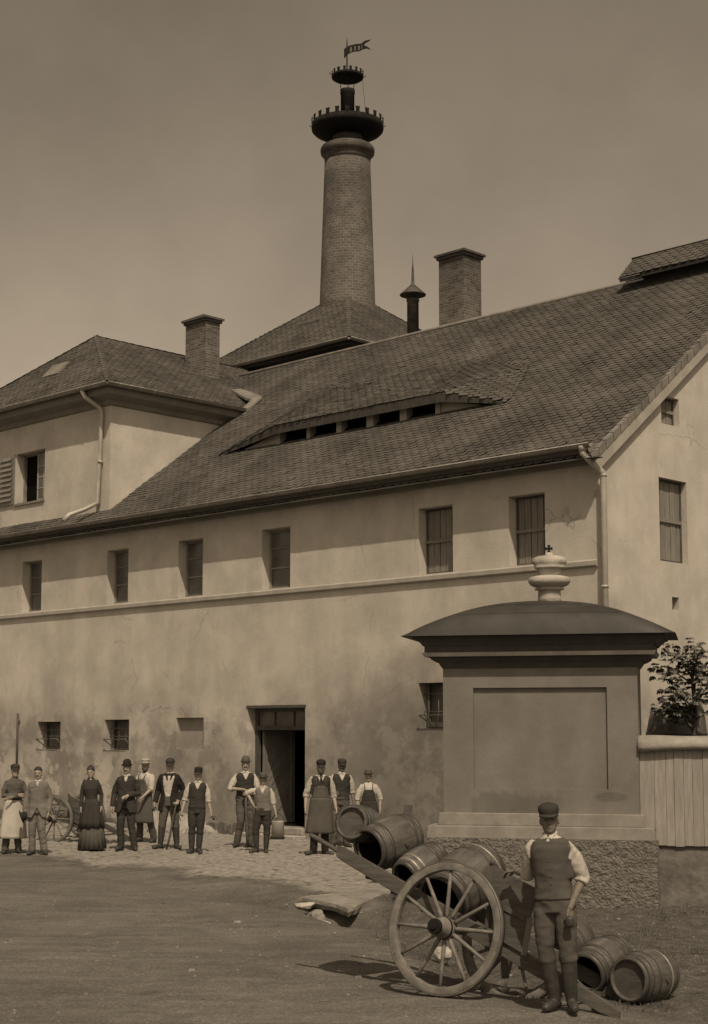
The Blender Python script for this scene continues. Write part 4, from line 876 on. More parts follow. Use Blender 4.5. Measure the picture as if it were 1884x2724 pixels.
def cask(name, label, near, far, rh, rb, open_end=False, group=None, bright=(), hoops=None, cat='cask', ref=None):
    near, far = Vector(near), Vector(far); Lc = (far - near).length; o = thing(name, label, cat, near, 0, group)
    o.rotation_mode = 'QUATERNION'; o.rotation_quaternion = (far - near).to_track_quat('Z', 'X')
    prof = []; K_ = 16
    for i in range(K_ + 1): u_ = i / K_; prof.append((rh + (rb - rh) * math.sin(PI * u_) ** .9, u_ * Lc))
    rec = .035 if not open_end else .045
    inner = [(rh - .022, Lc), (rh - .02, Lc - .035), (0.001, Lc - .035)]
    pr_in = [(0.001, Lc - .05 if open_end else rec), (rh - .01, Lc - .05 if open_end else rec), (rh - .024, .0)]
    mb = MB(); mb.lathe([(rh - .024, rec), (rh - .022, 0)] + prof + [(rh - .022, Lc), (rh - .024, Lc - .03)], 44, caps=False); b_ = mb.build('staves', M['stave'], o)
    mb = MB(); 
    if open_end: mb.lathe([(rh - .025, 0.002), (rh + (rb - rh) * .8 - .03, Lc * .45), (rh - .03, Lc - .05), (0.001, Lc - .05)], 32, caps=False); mb.build('inside', M['dark'], o, fixn=False)
    else:
        mb.lathe([(rh - .0235, rec - .002), (rh * .5, rec - .001), (.001, rec)], 32, caps=False)
        for k in range(-3, 4): pass
        mb.build('head', M['cask_head'], o, fixn=False)
    mb = MB(); mb.lathe([(rh - .0235, Lc - rec + .006), (.001, Lc - rec + .006)], 32, caps=False); mb.build('head', M['cask_head'], o, fixn=False)
    hv = random.Random(int(near.x * 1000)); hs = [(.04, .038), (.22 + hv.uniform(-.03, .03), .034), (.78 + hv.uniform(-.03, .03), .034), (.96, .038)] if hv.random() < .5 else [(.04, .04), (.15, .03), (.30 + hv.uniform(-.02, .03), .03), (.70, .03), (.85, .03), (.96, .04)]
    for j, (u0, wd) in enumerate(hoops or hs or ((.04, .038), (.22, .032), (.34, .028), (.66, .028), (.78, .032), (.96, .038))):
        rr = lambda u_: rh + (rb - rh) * math.sin(PI * min(1, max(0, u_))) ** .9
        za, zb2 = u0 * Lc - wd / 2, u0 * Lc + wd / 2; mb = MB(); a_, b2 = rr(za / Lc) + .001, rr(zb2 / Lc) + .001
        mb.lathe([(a_, za), (a_ + .004, za), (b2 + .004, zb2), (b2, zb2)], 44, caps=False); mb.build('hoop', M['hoop_bright'] if j in bright else M['hoop'], o)
    mb = MB(); mb.tube([(0, rb * .995, Lc / 2), (0, rb + .012, Lc / 2)], .025, 10); mb.build('bung', M['wood_dark'], o)
    return o
CG = 'casks lying between the shafts of the front handcart'
cask('cask', 'small cask with its round pale head facing us, topmost near the raised cart handles', (-.03, 14.85, 1.50), (.15, 15.24, 1.42), .158, .185, group=CG)
cask('cask', 'large dark open cask on the cart just behind the smallest one', (.133, 14.75, 1.25), (.531, 15.13, 1.366), .195, .238, True, CG)
cask('cask', 'small open cask with shiny worn hoops in the middle of the cart load', (.462, 14.5, 1.02), (.783, 14.82, 1.19), .142, .175, True, CG, bright=(1, 2))
cask('cask', 'biggest cask of the load, above the near cart wheel', (.79, 14.33, .83), (1.24, 14.80, 1.11), .232, .29, True, CG, bright=(4,))
GG = 'casks lying on the ground behind the man in the cap'
cask('cask', 'open cask on the ground between the man in boots and the rightmost cask', (2.075, 14.15, .20), (2.42, 14.52, .33), .175, .218, True, GG)
cask('cask', 'rightmost cask on the ground, its recessed head turned to the camera', (2.396, 13.85, .195), (2.766, 14.25, .185), .188, .232, False, GG, bright=(3,))
cask('cask', 'cask half hidden behind the legs of the man in boots', (1.93, 14.9, .30), (2.16, 15.3, .38), .18, .225, False, GG)

vat = thing('upright_vat', 'tall tapered wooden vat standing behind the board fence', 'vat', (5.18, 25, 0))
mb = MB(); mb.lathe([(.62, 0), (.60, .4), (.50, 2.2), (.44, 2.62), (.40, 2.75)], 40, rmod=None); vb = mb.build('staves', M['stave'], vat)
for k in range(0, len(vb.data.vertices)):
    v_ = vb.data.vertices[k].co
    if v_.z > 2.4: v_.z += v_.x * .17
for z in (.2, 1.3, 2.3): mb = MB(); r_ = .61 - (z) * .055; mb.lathe([(r_, z), (r_ + .008, z), (r_ + .005, z + .05), (r_ - .003, z + .05)], 40); mb.build('hoop', M['hoop'], vat)

# young tree
tree = thing('young_tree', 'young broadleaved tree standing behind the fence at the right edge', 'tree', (5.22, 23.9, .18))
tree.scale = (.82, .82, .86)
mb = MB(); mb.tube([(0, 0, -.2), (.02, .02, 1.2), (.0, 0, 2.3), (.03, .02, 2.9), (.0, .05, 3.5), (.05, 0, 4.0)], [.075, .062, .055, .045, .03, .015], 10)
random.seed(21); tips = []
for k in range(15):
    z = random.uniform(2.65, 3.75); a_ = random.uniform(0, 2 * PI); r_ = random.uniform(.4, .95) * (1 - abs(z - 3.2) * .35)
    if k < 7: a_ = random.uniform(PI * .75, PI * 1.3)
    if k == 3: r_ = .75
    p0 = Vector((0, 0, z - .15)); p2 = Vector((r_ * math.cos(a_), r_ * math.sin(a_) * .8, z + random.uniform(-.05, .5))); p1 = p0.lerp(p2, .5) + Vector((0, 0, .08)); mb.tube([p0, p1, p2], [.02, .012, .005], 6)
    for q_ in (.45, .7, 1.0): tips.append(p0.lerp(p2, q_) + Vector((0, 0, .06)))
mb.build('trunk', M['bark'], tree)
mb = MB()
for tp in tips + [Vector((0, 0, 3.9)), Vector((.1, 0, 3.7)), Vector((.05, .05, 4.05))]:
    for c_ in range(8):
        cc = tp + Vector((random.gauss(0, .10), random.gauss(0, .10), random.gauss(0, .075))); base = random.uniform(0, 2 * PI); tilt = random.uniform(-.2, .7); upr = Vector((random.gauss(0, .6), random.gauss(-.5, .6), 1)).normalized()
        for l_ in range(5):  # palmate leaf of five leaflets
            a_ = base + (l_ - 2) * .55; d_ = Vector((math.cos(a_), math.sin(a_), -tilt)).normalized(); sd2 = d_.cross(upr).normalized(); Lf_ = random.uniform(.10, .16) * (1 - .12 * abs(l_ - 2)); wq = Lf_ * .26
            dr = Vector((0, 0, -Lf_ * .25)); mb.add([cc, cc + d_ * Lf_ * .6 + sd2 * wq, cc + d_ * Lf_ + dr, cc + d_ * Lf_ * .6 - sd2 * wq], [(0, 1, 2, 3)])
mb.build('crown', M['leaf'], tree, fixn=False)

# ---------------------------------------------------------------- handcarts
BETA = .40
def make_cart(label):
    o = thing('handcart', label, 'handcart', (.8045, 13.95, .06), R(147))
    Zs = lambda s_, dz=0: .675 + BETA * s_ + dz
    for yy in (-.14, -1.08):
        mb = MB(); secs = [(-1.66, .05, .075), (-1.5, .055, .12), (-.9, .06, .14), (0, .06, .145), (.9, .055, .14), (1.30, .05, .13), (1.37, .045, .10)]
        vs = []
        for s_, wy, hz_ in secs:
            z = Zs(s_); vs += [(s_, yy - wy / 2, z - hz_ / 2), (s_, yy + wy / 2, z - hz_ / 2), (s_, yy + wy / 2, z + hz_ / 2), (s_, yy - wy / 2, z + hz_ / 2)]
        n_ = len(secs); mb.add(vs, [(i * 4 + k, i * 4 + (k + 1) % 4, i * 4 + 4 + (k + 1) % 4, i * 4 + 4 + k) for i in range(n_ - 1) for k in range(4)] + [(0, 1, 2, 3), tuple((n_ - 1) * 4 + k for k in range(4))])
        mb.tube([(1.33, yy, Zs(1.33)), (1.45, yy, Zs(1.45)), (1.66, yy, Zs(1.66)), (1.72, yy, Zs(1.72))], [.026, .022, .026, .018], 10)
        mb.build('shaft', M['cart'], o, bevel=.006)
    for s_ in (-1.42, -1.05, -.7, -.35, .0, .35, .7, 1.0):
        mb = MB(); mb.beam((s_, -.15, Zs(s_, -.075)), (s_, -1.07, Zs(s_, -.075)), .05, .04); mb.build('crossbar', M['cart'], o)
    mb = MB(); mb.beam((0, .0, .60), (0, -1.22, .60), .09, .09); mb.build('axle', M['cart'], o, bevel=.01)
    for yy in (-.14, -1.08):
        mb = MB(); mb.box(-.07, .07, yy - .028, yy + .028, .60, .63); mb.build('bolster', M['wood_dark'], o)
    # side boards near the tail
    for yy in (-.095,):
        mb = MB(); mb.prism([(-.37, 1.17), (-.83, .985), (-.78, .715), (-.40, .87)], yy - .014, yy + .014); mb.prism([(-.40, .85), (-.775, .70), (-.73, .44), (-.43, .56)], yy - .012, yy + .012)
        sb = mb.build('side_board', M['cart'], o)
        mb = MB(); mb.beam((-.39, yy + .022, .862), (-.80, yy + .022, .70), .012, .04, up=(0, 0, 1)); mb.build('rail', M['wood_dark'], sb)
        mb = MB(); mb.beam((-.80, yy + .026, .735), (-.765, yy + .026, .42), .01, .05, up=(1, 0, 0)); mb.build('strap', M['tyre'], sb)
    mb = MB(); mb.tube([(-.37, -.08, 1.17), (-.37, -.08, 1.215)], .022, 8); mb.box(-.39, -.355, -.12, -.07, .62, 1.18); mb.build('stake', M['wood_dark'], o)
    # propping leg below the axle
    mb = MB(); mb.beam((-.25, -.6, .56), (-.30, -.6, .22), .05, .05, up=(1, 0, 0)); mb.build('prop', M['wood_dark'], o)
    def wheel():
        w_ = MB(); RT = Matrix.Rotation(PI / 2, 4, 'X')
        w_.lathe([(.505, -.033), (.575, -.033), (.575, .033), (.505, .033)], 72, T=RT, close=True); wo = w_.build('wheel', M['wheel'], o, bevel=.006)
        w_ = MB(); w_.lathe([(.574, -.03), (.587, -.03), (.587, .03), (.574, .03)], 72, T=RT, close=True); w_.build('tyre', M['tyre'], wo)
        w_ = MB(); w_.lathe([(.045, -.19), (.06, -.19), (.066, -.16), (.075, -.10), (.098, -.06), (.102, 0), (.098, .05), (.07, .10), (.062, .13), (.04, .13), (.038, .04)], 28, T=RT); w_.build('hub', M['wheel'], wo, bevel=.003)
        w_ = MB(); w_.lathe([(.061, -.195), (.069, -.195), (.069, -.165), (.067, -.165)], 28, T=RT); w_.lathe([(.03, -.21), (.03, -.12)], 12, T=RT); w_.lathe([(.078, -.075), (.099, -.06), (.104, -.045), (.098, -.045)], 28, T=RT); w_.build('hub_band', M['iron'], wo)
        for k in range(12):
            t_ = 2 * PI * k / 12; dx, dz = math.cos(t_), math.sin(t_); s2 = MB()
            s2.tube([(dx * .085, 0, dz * .085), (dx * .14, 0, dz * .14), (dx * .35, 0, dz * .35), (dx * .515, 0, dz * .515)], [.017, .021, .017, .015], 8); s2.build('spoke', M['wheel'], wo)
        return wo
    w1 = wheel(); w1.location = (0, 0, .585)
    # hub nose points outwards: +y side on the near wheel
    w1.rotation_euler = (0, R(0), 0)
    w2 = copy_tree(w1, o); w2.location = (0, -1.28, .585); w2.rotation_euler = (0, R(11), PI)
    return o
cart = make_cart('two-wheeled handcart loaded with casks, its handles raised to the left')
cart.rotation_euler = (R(11), 0, R(144.5)); cart.location = (.745, 13.86, .05)
bpy.context.view_layer.update()
cart2 = copy_tree(cart); cart2.scale = (.86, .86, .86); cart2.location = (-6.42, 33.55, .0); cart2.rotation_euler = (0, 0, R(152))
cart2['label'] = 'empty handcart by the wall behind the bareheaded man and the woman'
cart['group'] = cart2['group'] = 'two-wheeled handcarts'

# ---------------------------------------------------------------- culvert slab, stones, doorstep stones, debris
mb = MB(); pts = [(-.79, 22.42), (-.5, 22.0), (-.24, 21.56), (-.08, 21.0), (-.02, 21.15), (.16, 21.84), (.40, 22.84), (.66, 23.87), (.31, 23.94), (-.17, 23.03), (-.5, 22.75)]
cxs, cys = sum(p[0] for p in pts) / 11, sum(p[1] for p in pts) / 11
rings = [(1.0, -.10), (1.03, -.04), (1.0, .005), (.93, .02), (.6, .028), (.2, .03)]; vs = []; n_ = 44
def rim(k):
    f_ = k / n_ * 11; i = int(f_) % 11; u_ = f_ - int(f_); a_ = pts[i]; b_ = pts[(i + 1) % 11]; return (a_[0] + (b_[0] - a_[0]) * u_, a_[1] + (b_[1] - a_[1]) * u_)
for sc_, z in rings:
    for k in range(n_):
        x, y = rim(k); j_ = 1 + .05 * noise.noise((x * 6, y * 6, z * 10)); vs.append((cxs + (x - cxs) * sc_ * j_, cys + (y - cys) * sc_ * j_, z + .012 * noise.noise((x * 5, y * 5, 2))))
mb.add(vs, [(i * n_ + k, i * n_ + (k + 1) % n_, (i + 1) * n_ + (k + 1) % n_, (i + 1) * n_ + k) for i in range(len(rings) - 1) for k in range(n_)] + [tuple(range(n_)), tuple((len(rings) - 1) * n_ + k for k in range(n_))])
tag(mb.build('stone_slab', M['slab']), 'rough flat stone slab bridging the ditch', 'slab')
def rock(name, label, x, y, z, sx, sy_, sz, seed, m='rubble', rot=0, cat='stone', group=None):
    bm = bmesh.new(); bmesh.ops.create_icosphere(bm, subdivisions=3, radius=1)
    for v_ in bm.verts:
        c_ = v_.co; f_ = 1 + .28 * noise.noise(c_ * 1.3 + Vector((seed * 7.1, 0, 0))) + .10 * noise.noise(c_ * 4 + Vector((seed, 3, 0)))
        v_.co = Vector((math.copysign(abs(c_.x) ** .7, c_.x) * f_ * sx, math.copysign(abs(c_.y) ** .7, c_.y) * f_ * sy_, math.copysign(abs(c_.z) ** .7, c_.z) * f_ * sz))
    me = bpy.data.meshes.new(name); bm.to_mesh(me); bm.free(); me.materials.append(M[m]); o = bpy.data.objects.new(name, me); col.objects.link(o); o.location = (x, y, z); o.rotation_euler = (0, 0, rot)
    return tag(o, label, cat, group)
rock('stone', 'squarish pale stone propping the left end of the culvert slab', -.50, 21.15, -.14, .115, .10, .11, 1, 'slab', .3)
rock('stone', 'long pale stone leaning at the mouth of the culvert', -.40, 20.98, -.24, .05, .10, .10, 2, 'stone', .9)
rock('stone', 'small round pale stone on the floor of the culvert mouth', -.30, 20.9, -.30, .045, .04, .03, 3, 'stone')
rock('stone', 'flat stone under the left tip of the slab', -.70, 22.0, -.06, .14, .1, .045, 4, 'stone', .5)
rock('stone', 'pale stone seen between the spokes of the near cart wheel', .96, 17.0, -.02, .10, .09, .07, 5, 'stone', .5)
random.seed(77)
RL = 'loose stones along the foot of the brewery wall'
for i in range(30):
    xl = random.choice([random.uniform(-17.5, -14), random.uniform(-12.9, -10.6), random.uniform(-12.9, -10.6), random.uniform(-6.9, -4.7)]); x, y, _ = wl(xl, -random.uniform(.05, .45)); s_ = random.uniform(.05, .14)
    rock('wall_stone', 'loose rubble stone fallen at the foot of the brewery wall', x, y, .01, s_ * 1.3, s_, s_ * .75, 20 + i, 'rubble', random.uniform(0, 3), group=RL)
# sloping patch of broken plaster and roots against the wall behind the boy
mb = MB(); vs = []; nx_, nz_ = 26, 12
for j in range(nz_ + 1):
    for i in range(nx_ + 1):
        u_, v_ = i / nx_, j / nz_; hgt = .62 * math.sin(PI * min(1, u_ * 1.02)) ** .5 * (1 - .35 * u_); x = -14.0 + 3.4 * u_; y = -.03 - .42 * (1 - v_) ** 1.5 * math.sin(PI * u_) ** .4; z = hgt * v_ - .03
        vs.append((x, y - .05 * noise.fractal(Vector((x * 3, z * 4, 1)), .6, 2, 4), z))
mb.add([Vector(wl(*p)) for p in vs], [(j * (nx_ + 1) + i, j * (nx_ + 1) + i + 1, (j + 1) * (nx_ + 1) + i + 1, (j + 1) * (nx_ + 1) + i) for j in range(nz_) for i in range(nx_)], 0, True)
tag(mb.build('rubble_heap', M['rubble'], fixn=False), 'low sloping heap of broken plaster and stones against the wall behind the boy with tools', 'heap')
# weathered post / plank rising beyond the casks
mb = MB(); mb.beam((.66, 22.6, -.1), (.79, 22.75, 1.30), .125, .04, up=(0, 1, 0)); tag(mb.build('wooden_plank', M['wood_dark'], bevel=.005), 'dark upright plank standing behind the largest cask', 'plank')
# weeds between plank and monument
def tuft_mesh(mb, x, y, z, n, h, sp, wd=.01):
    for _ in range(n):
        a_ = random.uniform(0, 2 * PI); r_ = random.random() * sp; bx, by = x + r_ * math.cos(a_), y + r_ * math.sin(a_); ln = h * random.uniform(.5, 1.15); b2 = random.uniform(0, 2 * PI); le = ln * random.uniform(.1, .7)
        d_ = Vector((math.cos(b2), math.sin(b2), 0)); s_ = Vector((-d_.y, d_.x, 0)) * wd * random.uniform(.6, 1.3); p = Vector((bx, by, z)); m_ = p + d_ * le * .35 + Vector((0, 0, ln * .65)); e_ = p + d_ * le + Vector((0, 0, ln))
        mb.add([p - s_, p + s_, m_ + s_ * .8, m_ - s_ * .8, e_], [(0, 1, 2, 3), (3, 2, 4)])
random.seed(31); mb = MB()
for i in range(150):
    x = random.uniform(.66, 1.25); y = random.uniform(21.7, 22.6); z = gz(x, y)
    hh = random.uniform(.35, .9)
    for _ in range(7):
        c_ = Vector((x + random.gauss(0, .08), y + random.gauss(0, .08), z + random.uniform(.1, hh))); d_ = Vector((random.gauss(0, 1), random.gauss(0, 1), random.gauss(0, .5))).normalized(); s_ = d_.cross(Vector((0, 0, 1))).normalized(); l_ = random.uniform(.04, .08)
        mb.add([c_, c_ + d_ * l_ * .5 + s_ * l_ * .35, c_ + d_ * l_, c_ + d_ * l_ * .5 - s_ * l_ * .35], [(0, 1, 2, 3)])
    mb.tube([(x, y, z), (x, y, z + hh)], .004, 4)
kind(mb.build('weeds', M['leaf'], fixn=False), 'stuff', 'dark weeds growing at the left foot of the monument', 'weeds')
# grass and pebbles
mb = MB(); random.seed(5); cnt = 0
for _ in range(26000):
    x = random.uniform(-1.2, 6.3); y = 12.2 + random.random() ** 1.3 * 12.5
    jx = min(len(gx) - 1, max(0, np.searchsorted(gx, x))); jy = min(len(gy) - 1, max(0, np.searchsorted(gy, y)))
    if grs[jy, jx] > random.uniform(.25, 1.0) and vnoise(np.array([x]), np.array([y]), .5, 61)[0] > .04:
        tuft_mesh(mb, x, y, float(GZ[jy, jx]) - .005, 2, random.uniform(.02, .055), .04, .0035); cnt += 1
kind(mb.build('grass', M['grass'], fixn=False), 'stuff', 'short trodden grass and weeds of the ditch bank', 'grass')
mb = MB(); random.seed(6)
for _ in range(2600):
    x = random.uniform(-7.5, 6.2); y = 11.2 + random.random() * 13.5
    jx = min(len(gx) - 1, max(0, np.searchsorted(gx, x))); jy = min(len(gy) - 1, max(0, np.searchsorted(gy, y)))
    if cob[jy, jx] > .3: continue
    s_ = .006 + .016 * random.random() ** 3 + (.03 if random.random() < .012 else 0); z = float(GZ[jy, jx]); a_ = random.uniform(0, 3); ca, sa = math.cos(a_), math.sin(a_); k1, k2 = random.uniform(.8, 1.6), random.uniform(.35, .6)
    P6 = [(1, 0, 0), (0, 1, 0), (-1, 0, 0), (0, -1, 0), (.5, .5, .8), (-.5, .4, .9), (-.4, -.5, .75), (.4, -.5, .85)]
    vs = [(x + (px_ * ca * k1 - py_ * sa) * s_, y + (px_ * sa * k1 + py_ * ca) * s_, z + pz_ * s_ * k2 * 1.6 - .002) for px_, py_, pz_ in P6]
    mb.add(vs, [(0, 1, 4), (1, 5, 4), (1, 2, 5), (2, 6, 5), (2, 3, 6), (3, 7, 6), (3, 0, 7), (0, 4, 7), (4, 5, 6, 7)])
kind(mb.build('gravel', M['pebble'], fixn=False), 'stuff', 'scattered pebbles on the dirt road', 'gravel')
# metal can by the door and two stones at the corner
can = thing('metal_can', 'tall light metal can with a dark foot standing by the doorstep', 'can', (-1.66, 34.15, 0))
mb = MB(); mb.lathe([(.15, .0), (.155, .01), (.155, .07), (.145, .07)], 24); mb.build('foot_band', M['iron'], can)
mb = MB(); mb.lathe([(.145, .06), (.135, .40), (.14, .42), (.125, .42), (.12, .1), (.001, .1)], 24); mb.build('body', M['zinc_pale'], can)
mb = MB(); mb.tube([(-.14, 0, .38)] + [(-.14 * math.cos(t_), 0, .38 + .20 * math.sin(t_)) for t_ in [PI * k / 10 for k in range(1, 10)]] + [(.14, 0, .38)], .006, 6); mb.build('handle', M['iron'], can)
# ---------------------------------------------------------------- people
def remesh(mb, voxel, smooth, name, mats, parent, disp=0, freq=14, seed=0, cut=None, solid=0, extra=None, minz=None, aniso=(1, 1, .55)):
    me = bpy.data.meshes.new(name); me.from_pydata([tuple(p) for p in mb.v], [], mb.f)
    bm = bmesh.new(); bm.from_mesh(me); bmesh.ops.recalc_face_normals(bm, faces=bm.faces); bm.to_mesh(me); bm.free()
    o = bpy.data.objects.new(name, me); col.objects.link(o)
    r = o.modifiers.new('r', 'REMESH'); r.mode = 'VOXEL'; r.voxel_size = voxel; r.use_smooth_shade = True
    if smooth: s_ = o.modifiers.new('s', 'SMOOTH'); s_.factor = .5; s_.iterations = smooth
    dg = bpy.context.evaluated_depsgraph_get(); dg.update(); m2 = bpy.data.meshes.new_from_object(o.evaluated_get(dg)); bpy.data.objects.remove(o); bpy.data.meshes.remove(me)
    if disp:
        off = Vector((seed * 3.3, seed * 1.7, 0)); ns = [v_.normal.copy() for v_ in m2.vertices]
        for v_, n_ in zip(m2.vertices, ns):
            p = v_.co; q_ = Vector((p.x * aniso[0], p.y * aniso[1], p.z * aniso[2])) * freq + off
            d_ = noise.noise(q_) + .5 * noise.noise(q_ * 2.1); d_ = (1 - abs(d_) * 2) * .6 + d_ * .4   # ridged creases
            v_.co = p + n_ * d_ * disp
    if cut or minz is not None:
        bm = bmesh.new(); bm.from_mesh(m2)
        if minz is not None:
            for v_ in bm.verts: v_.co.z = max(v_.co.z, minz)
        if cut: bmesh.ops.delete(bm, geom=[v_ for v_ in bm.verts if cut(v_.co)], context='VERTS')
        bm.to_mesh(m2); bm.free()
    if extra:  # further closed pieces (fingers) rooted in the remeshed surface
        bm = bmesh.new(); bm.from_mesh(m2); t_ = bpy.data.meshes.new('t'); t_.from_pydata([tuple(p) for p in extra.v], [], extra.f); bm.from_mesh(t_); bm.to_mesh(m2); bm.free(); bpy.data.meshes.remove(t_)
    m2.name = name
    m2.materials.clear()
    for m_ in (mats if isinstance(mats, (list, tuple)) else [mats]): m2.materials.append(m_)
    m2.polygons.foreach_set('use_smooth', [True] * len(m2.polygons)); m2.polygons.foreach_set('material_index', [0] * len(m2.polygons)); m2.update()
    no = bpy.data.objects.new(name, m2); col.objects.link(no); no.parent = parent
    if solid: sm = no.modifiers.new('solid', 'SOLIDIFY'); sm.thickness = solid; sm.offset = -1
    return no
V3 = Vector
TORSO = [(.84, .150, .108, 0), (.93, .165, .115, 0), (1.02, .152, .105, 0), (1.10, .146, .100, 0), (1.20, .158, .108, 0), (1.30, .172, .115, 0), (1.38, .178, .110, 0), (1.435, .150, .085, 0), (1.475, .085, .062, .0), (1.50, .06, .058, 0)]
def rings(mb, R_, inf, s, zmin=-9, zmax=9, wave=0, nw=0, n=28):
    vs = []; rr = [r for r in R_ if zmin <= r[0] <= zmax]
    for i, (z, rx, ry, yo) in enumerate(rr):
        for k in range(n):
            t_ = 2 * PI * k / n; w_ = 1 + wave * math.sin(nw * t_) * (i / max(1, len(rr) - 1) if wave > 0 else 0); vs.append(V3((math.cos(t_) * (rx + inf) * w_, yo + math.sin(t_) * (ry + inf) * w_, z)) * s)
    m_ = len(rr); mb.add(vs, [(i * n + k, i * n + (k + 1) % n, (i + 1) * n + (k + 1) % n, (i + 1) * n + k) for i in range(m_ - 1) for k in range(n)] + [tuple(range(n))[::-1], tuple((m_ - 1) * n + k for k in range(n))], 0, True)
def ball(mb, c, r, T=None, n=12):
    vs = []; c = V3(c)
    for j in range(n // 2 + 1):
        ph = PI * j / (n // 2)
        for k in range(n): t_ = 2 * PI * k / n; p = c + V3((r[0] * math.sin(ph) * math.cos(t_), r[1] * math.sin(ph) * math.sin(t_), r[2] * math.cos(ph))); vs.append(T @ p if T else p)
    mb.add(vs, [(j * n + k, j * n + (k + 1) % n, (j + 1) * n + (k + 1) % n, (j + 1) * n + k) for j in range(n // 2) for k in range(n)], 0, True)
HEAD = [(1.510, .032, .032, -.048), (1.526, .049, .055, -.036), (1.553, .061, .076, -.019), (1.585, .067, .087, -.008), (1.615, .071, .092, -.003), (1.645, .073, .095, .000), (1.675, .075, .096, .003), (1.705, .070, .090, .006), (1.73, .055, .072, .009), (1.748, .032, .045, .011), (1.755, .008, .01, .011)]
def hand(mb, ex, wr, d, pn, curl, s, fine, thumb=1):
    """wr wrist, d hand direction, pn palm normal; curl radians per joint"""
    d = V3(d).normalized(); pn = V3(pn); pn = (pn - d * pn.dot(d)).normalized(); sd_ = d.cross(pn) * thumb
    for u_ in (-.75, -.25, .25, .75): mb.tube([(wr + sd_ * u_ * .018 * s), (wr + d * .05 * s + sd_ * u_ * .034 * s), wr + d * .088 * s + sd_ * u_ * .038 * s], [(.015 * s, .013 * s), (.017 * s, .014 * s), (.013 * s, .011 * s)], 8)
    for i, (u_, L_) in enumerate(((.82, .070), (.28, .080), (-.27, .074), (-.80, .058))):
        p = wr + d * .080 * s + sd_ * u_ * .036 * s; dd_ = d.copy(); pts = [p - dd_ * .01 * s]; c_ = 0
        for seg, f_ in enumerate((.42, .32, .26)):
            c_ += curl * (.7 if seg == 0 else 1) * (1 + .08 * i); q_ = (d * math.cos(c_) + pn * math.sin(c_)) + sd_ * u_ * .06; p = p + q_.normalized() * L_ * f_ * s; pts.append(p.copy())
        ex.tube(pts, [.0095 * s, .009 * s, .008 * s, .006 * s], 7)
    p = wr + d * .028 * s + sd_ * .026 * s; q1 = (d * .65 + sd_ * .6 + pn * .35).normalized(); q2 = (d * .9 + sd_ * .1 + pn * (.3 + .5 * curl)).normalized()
    ex.tube([p - q1 * .012 * s, p + q1 * .034 * s, p + q1 * .034 * s + q2 * .026 * s, p + q1 * .034 * s + q2 * .046 * s], [.013 * s, .011 * s, .0095 * s, .007 * s], 7)
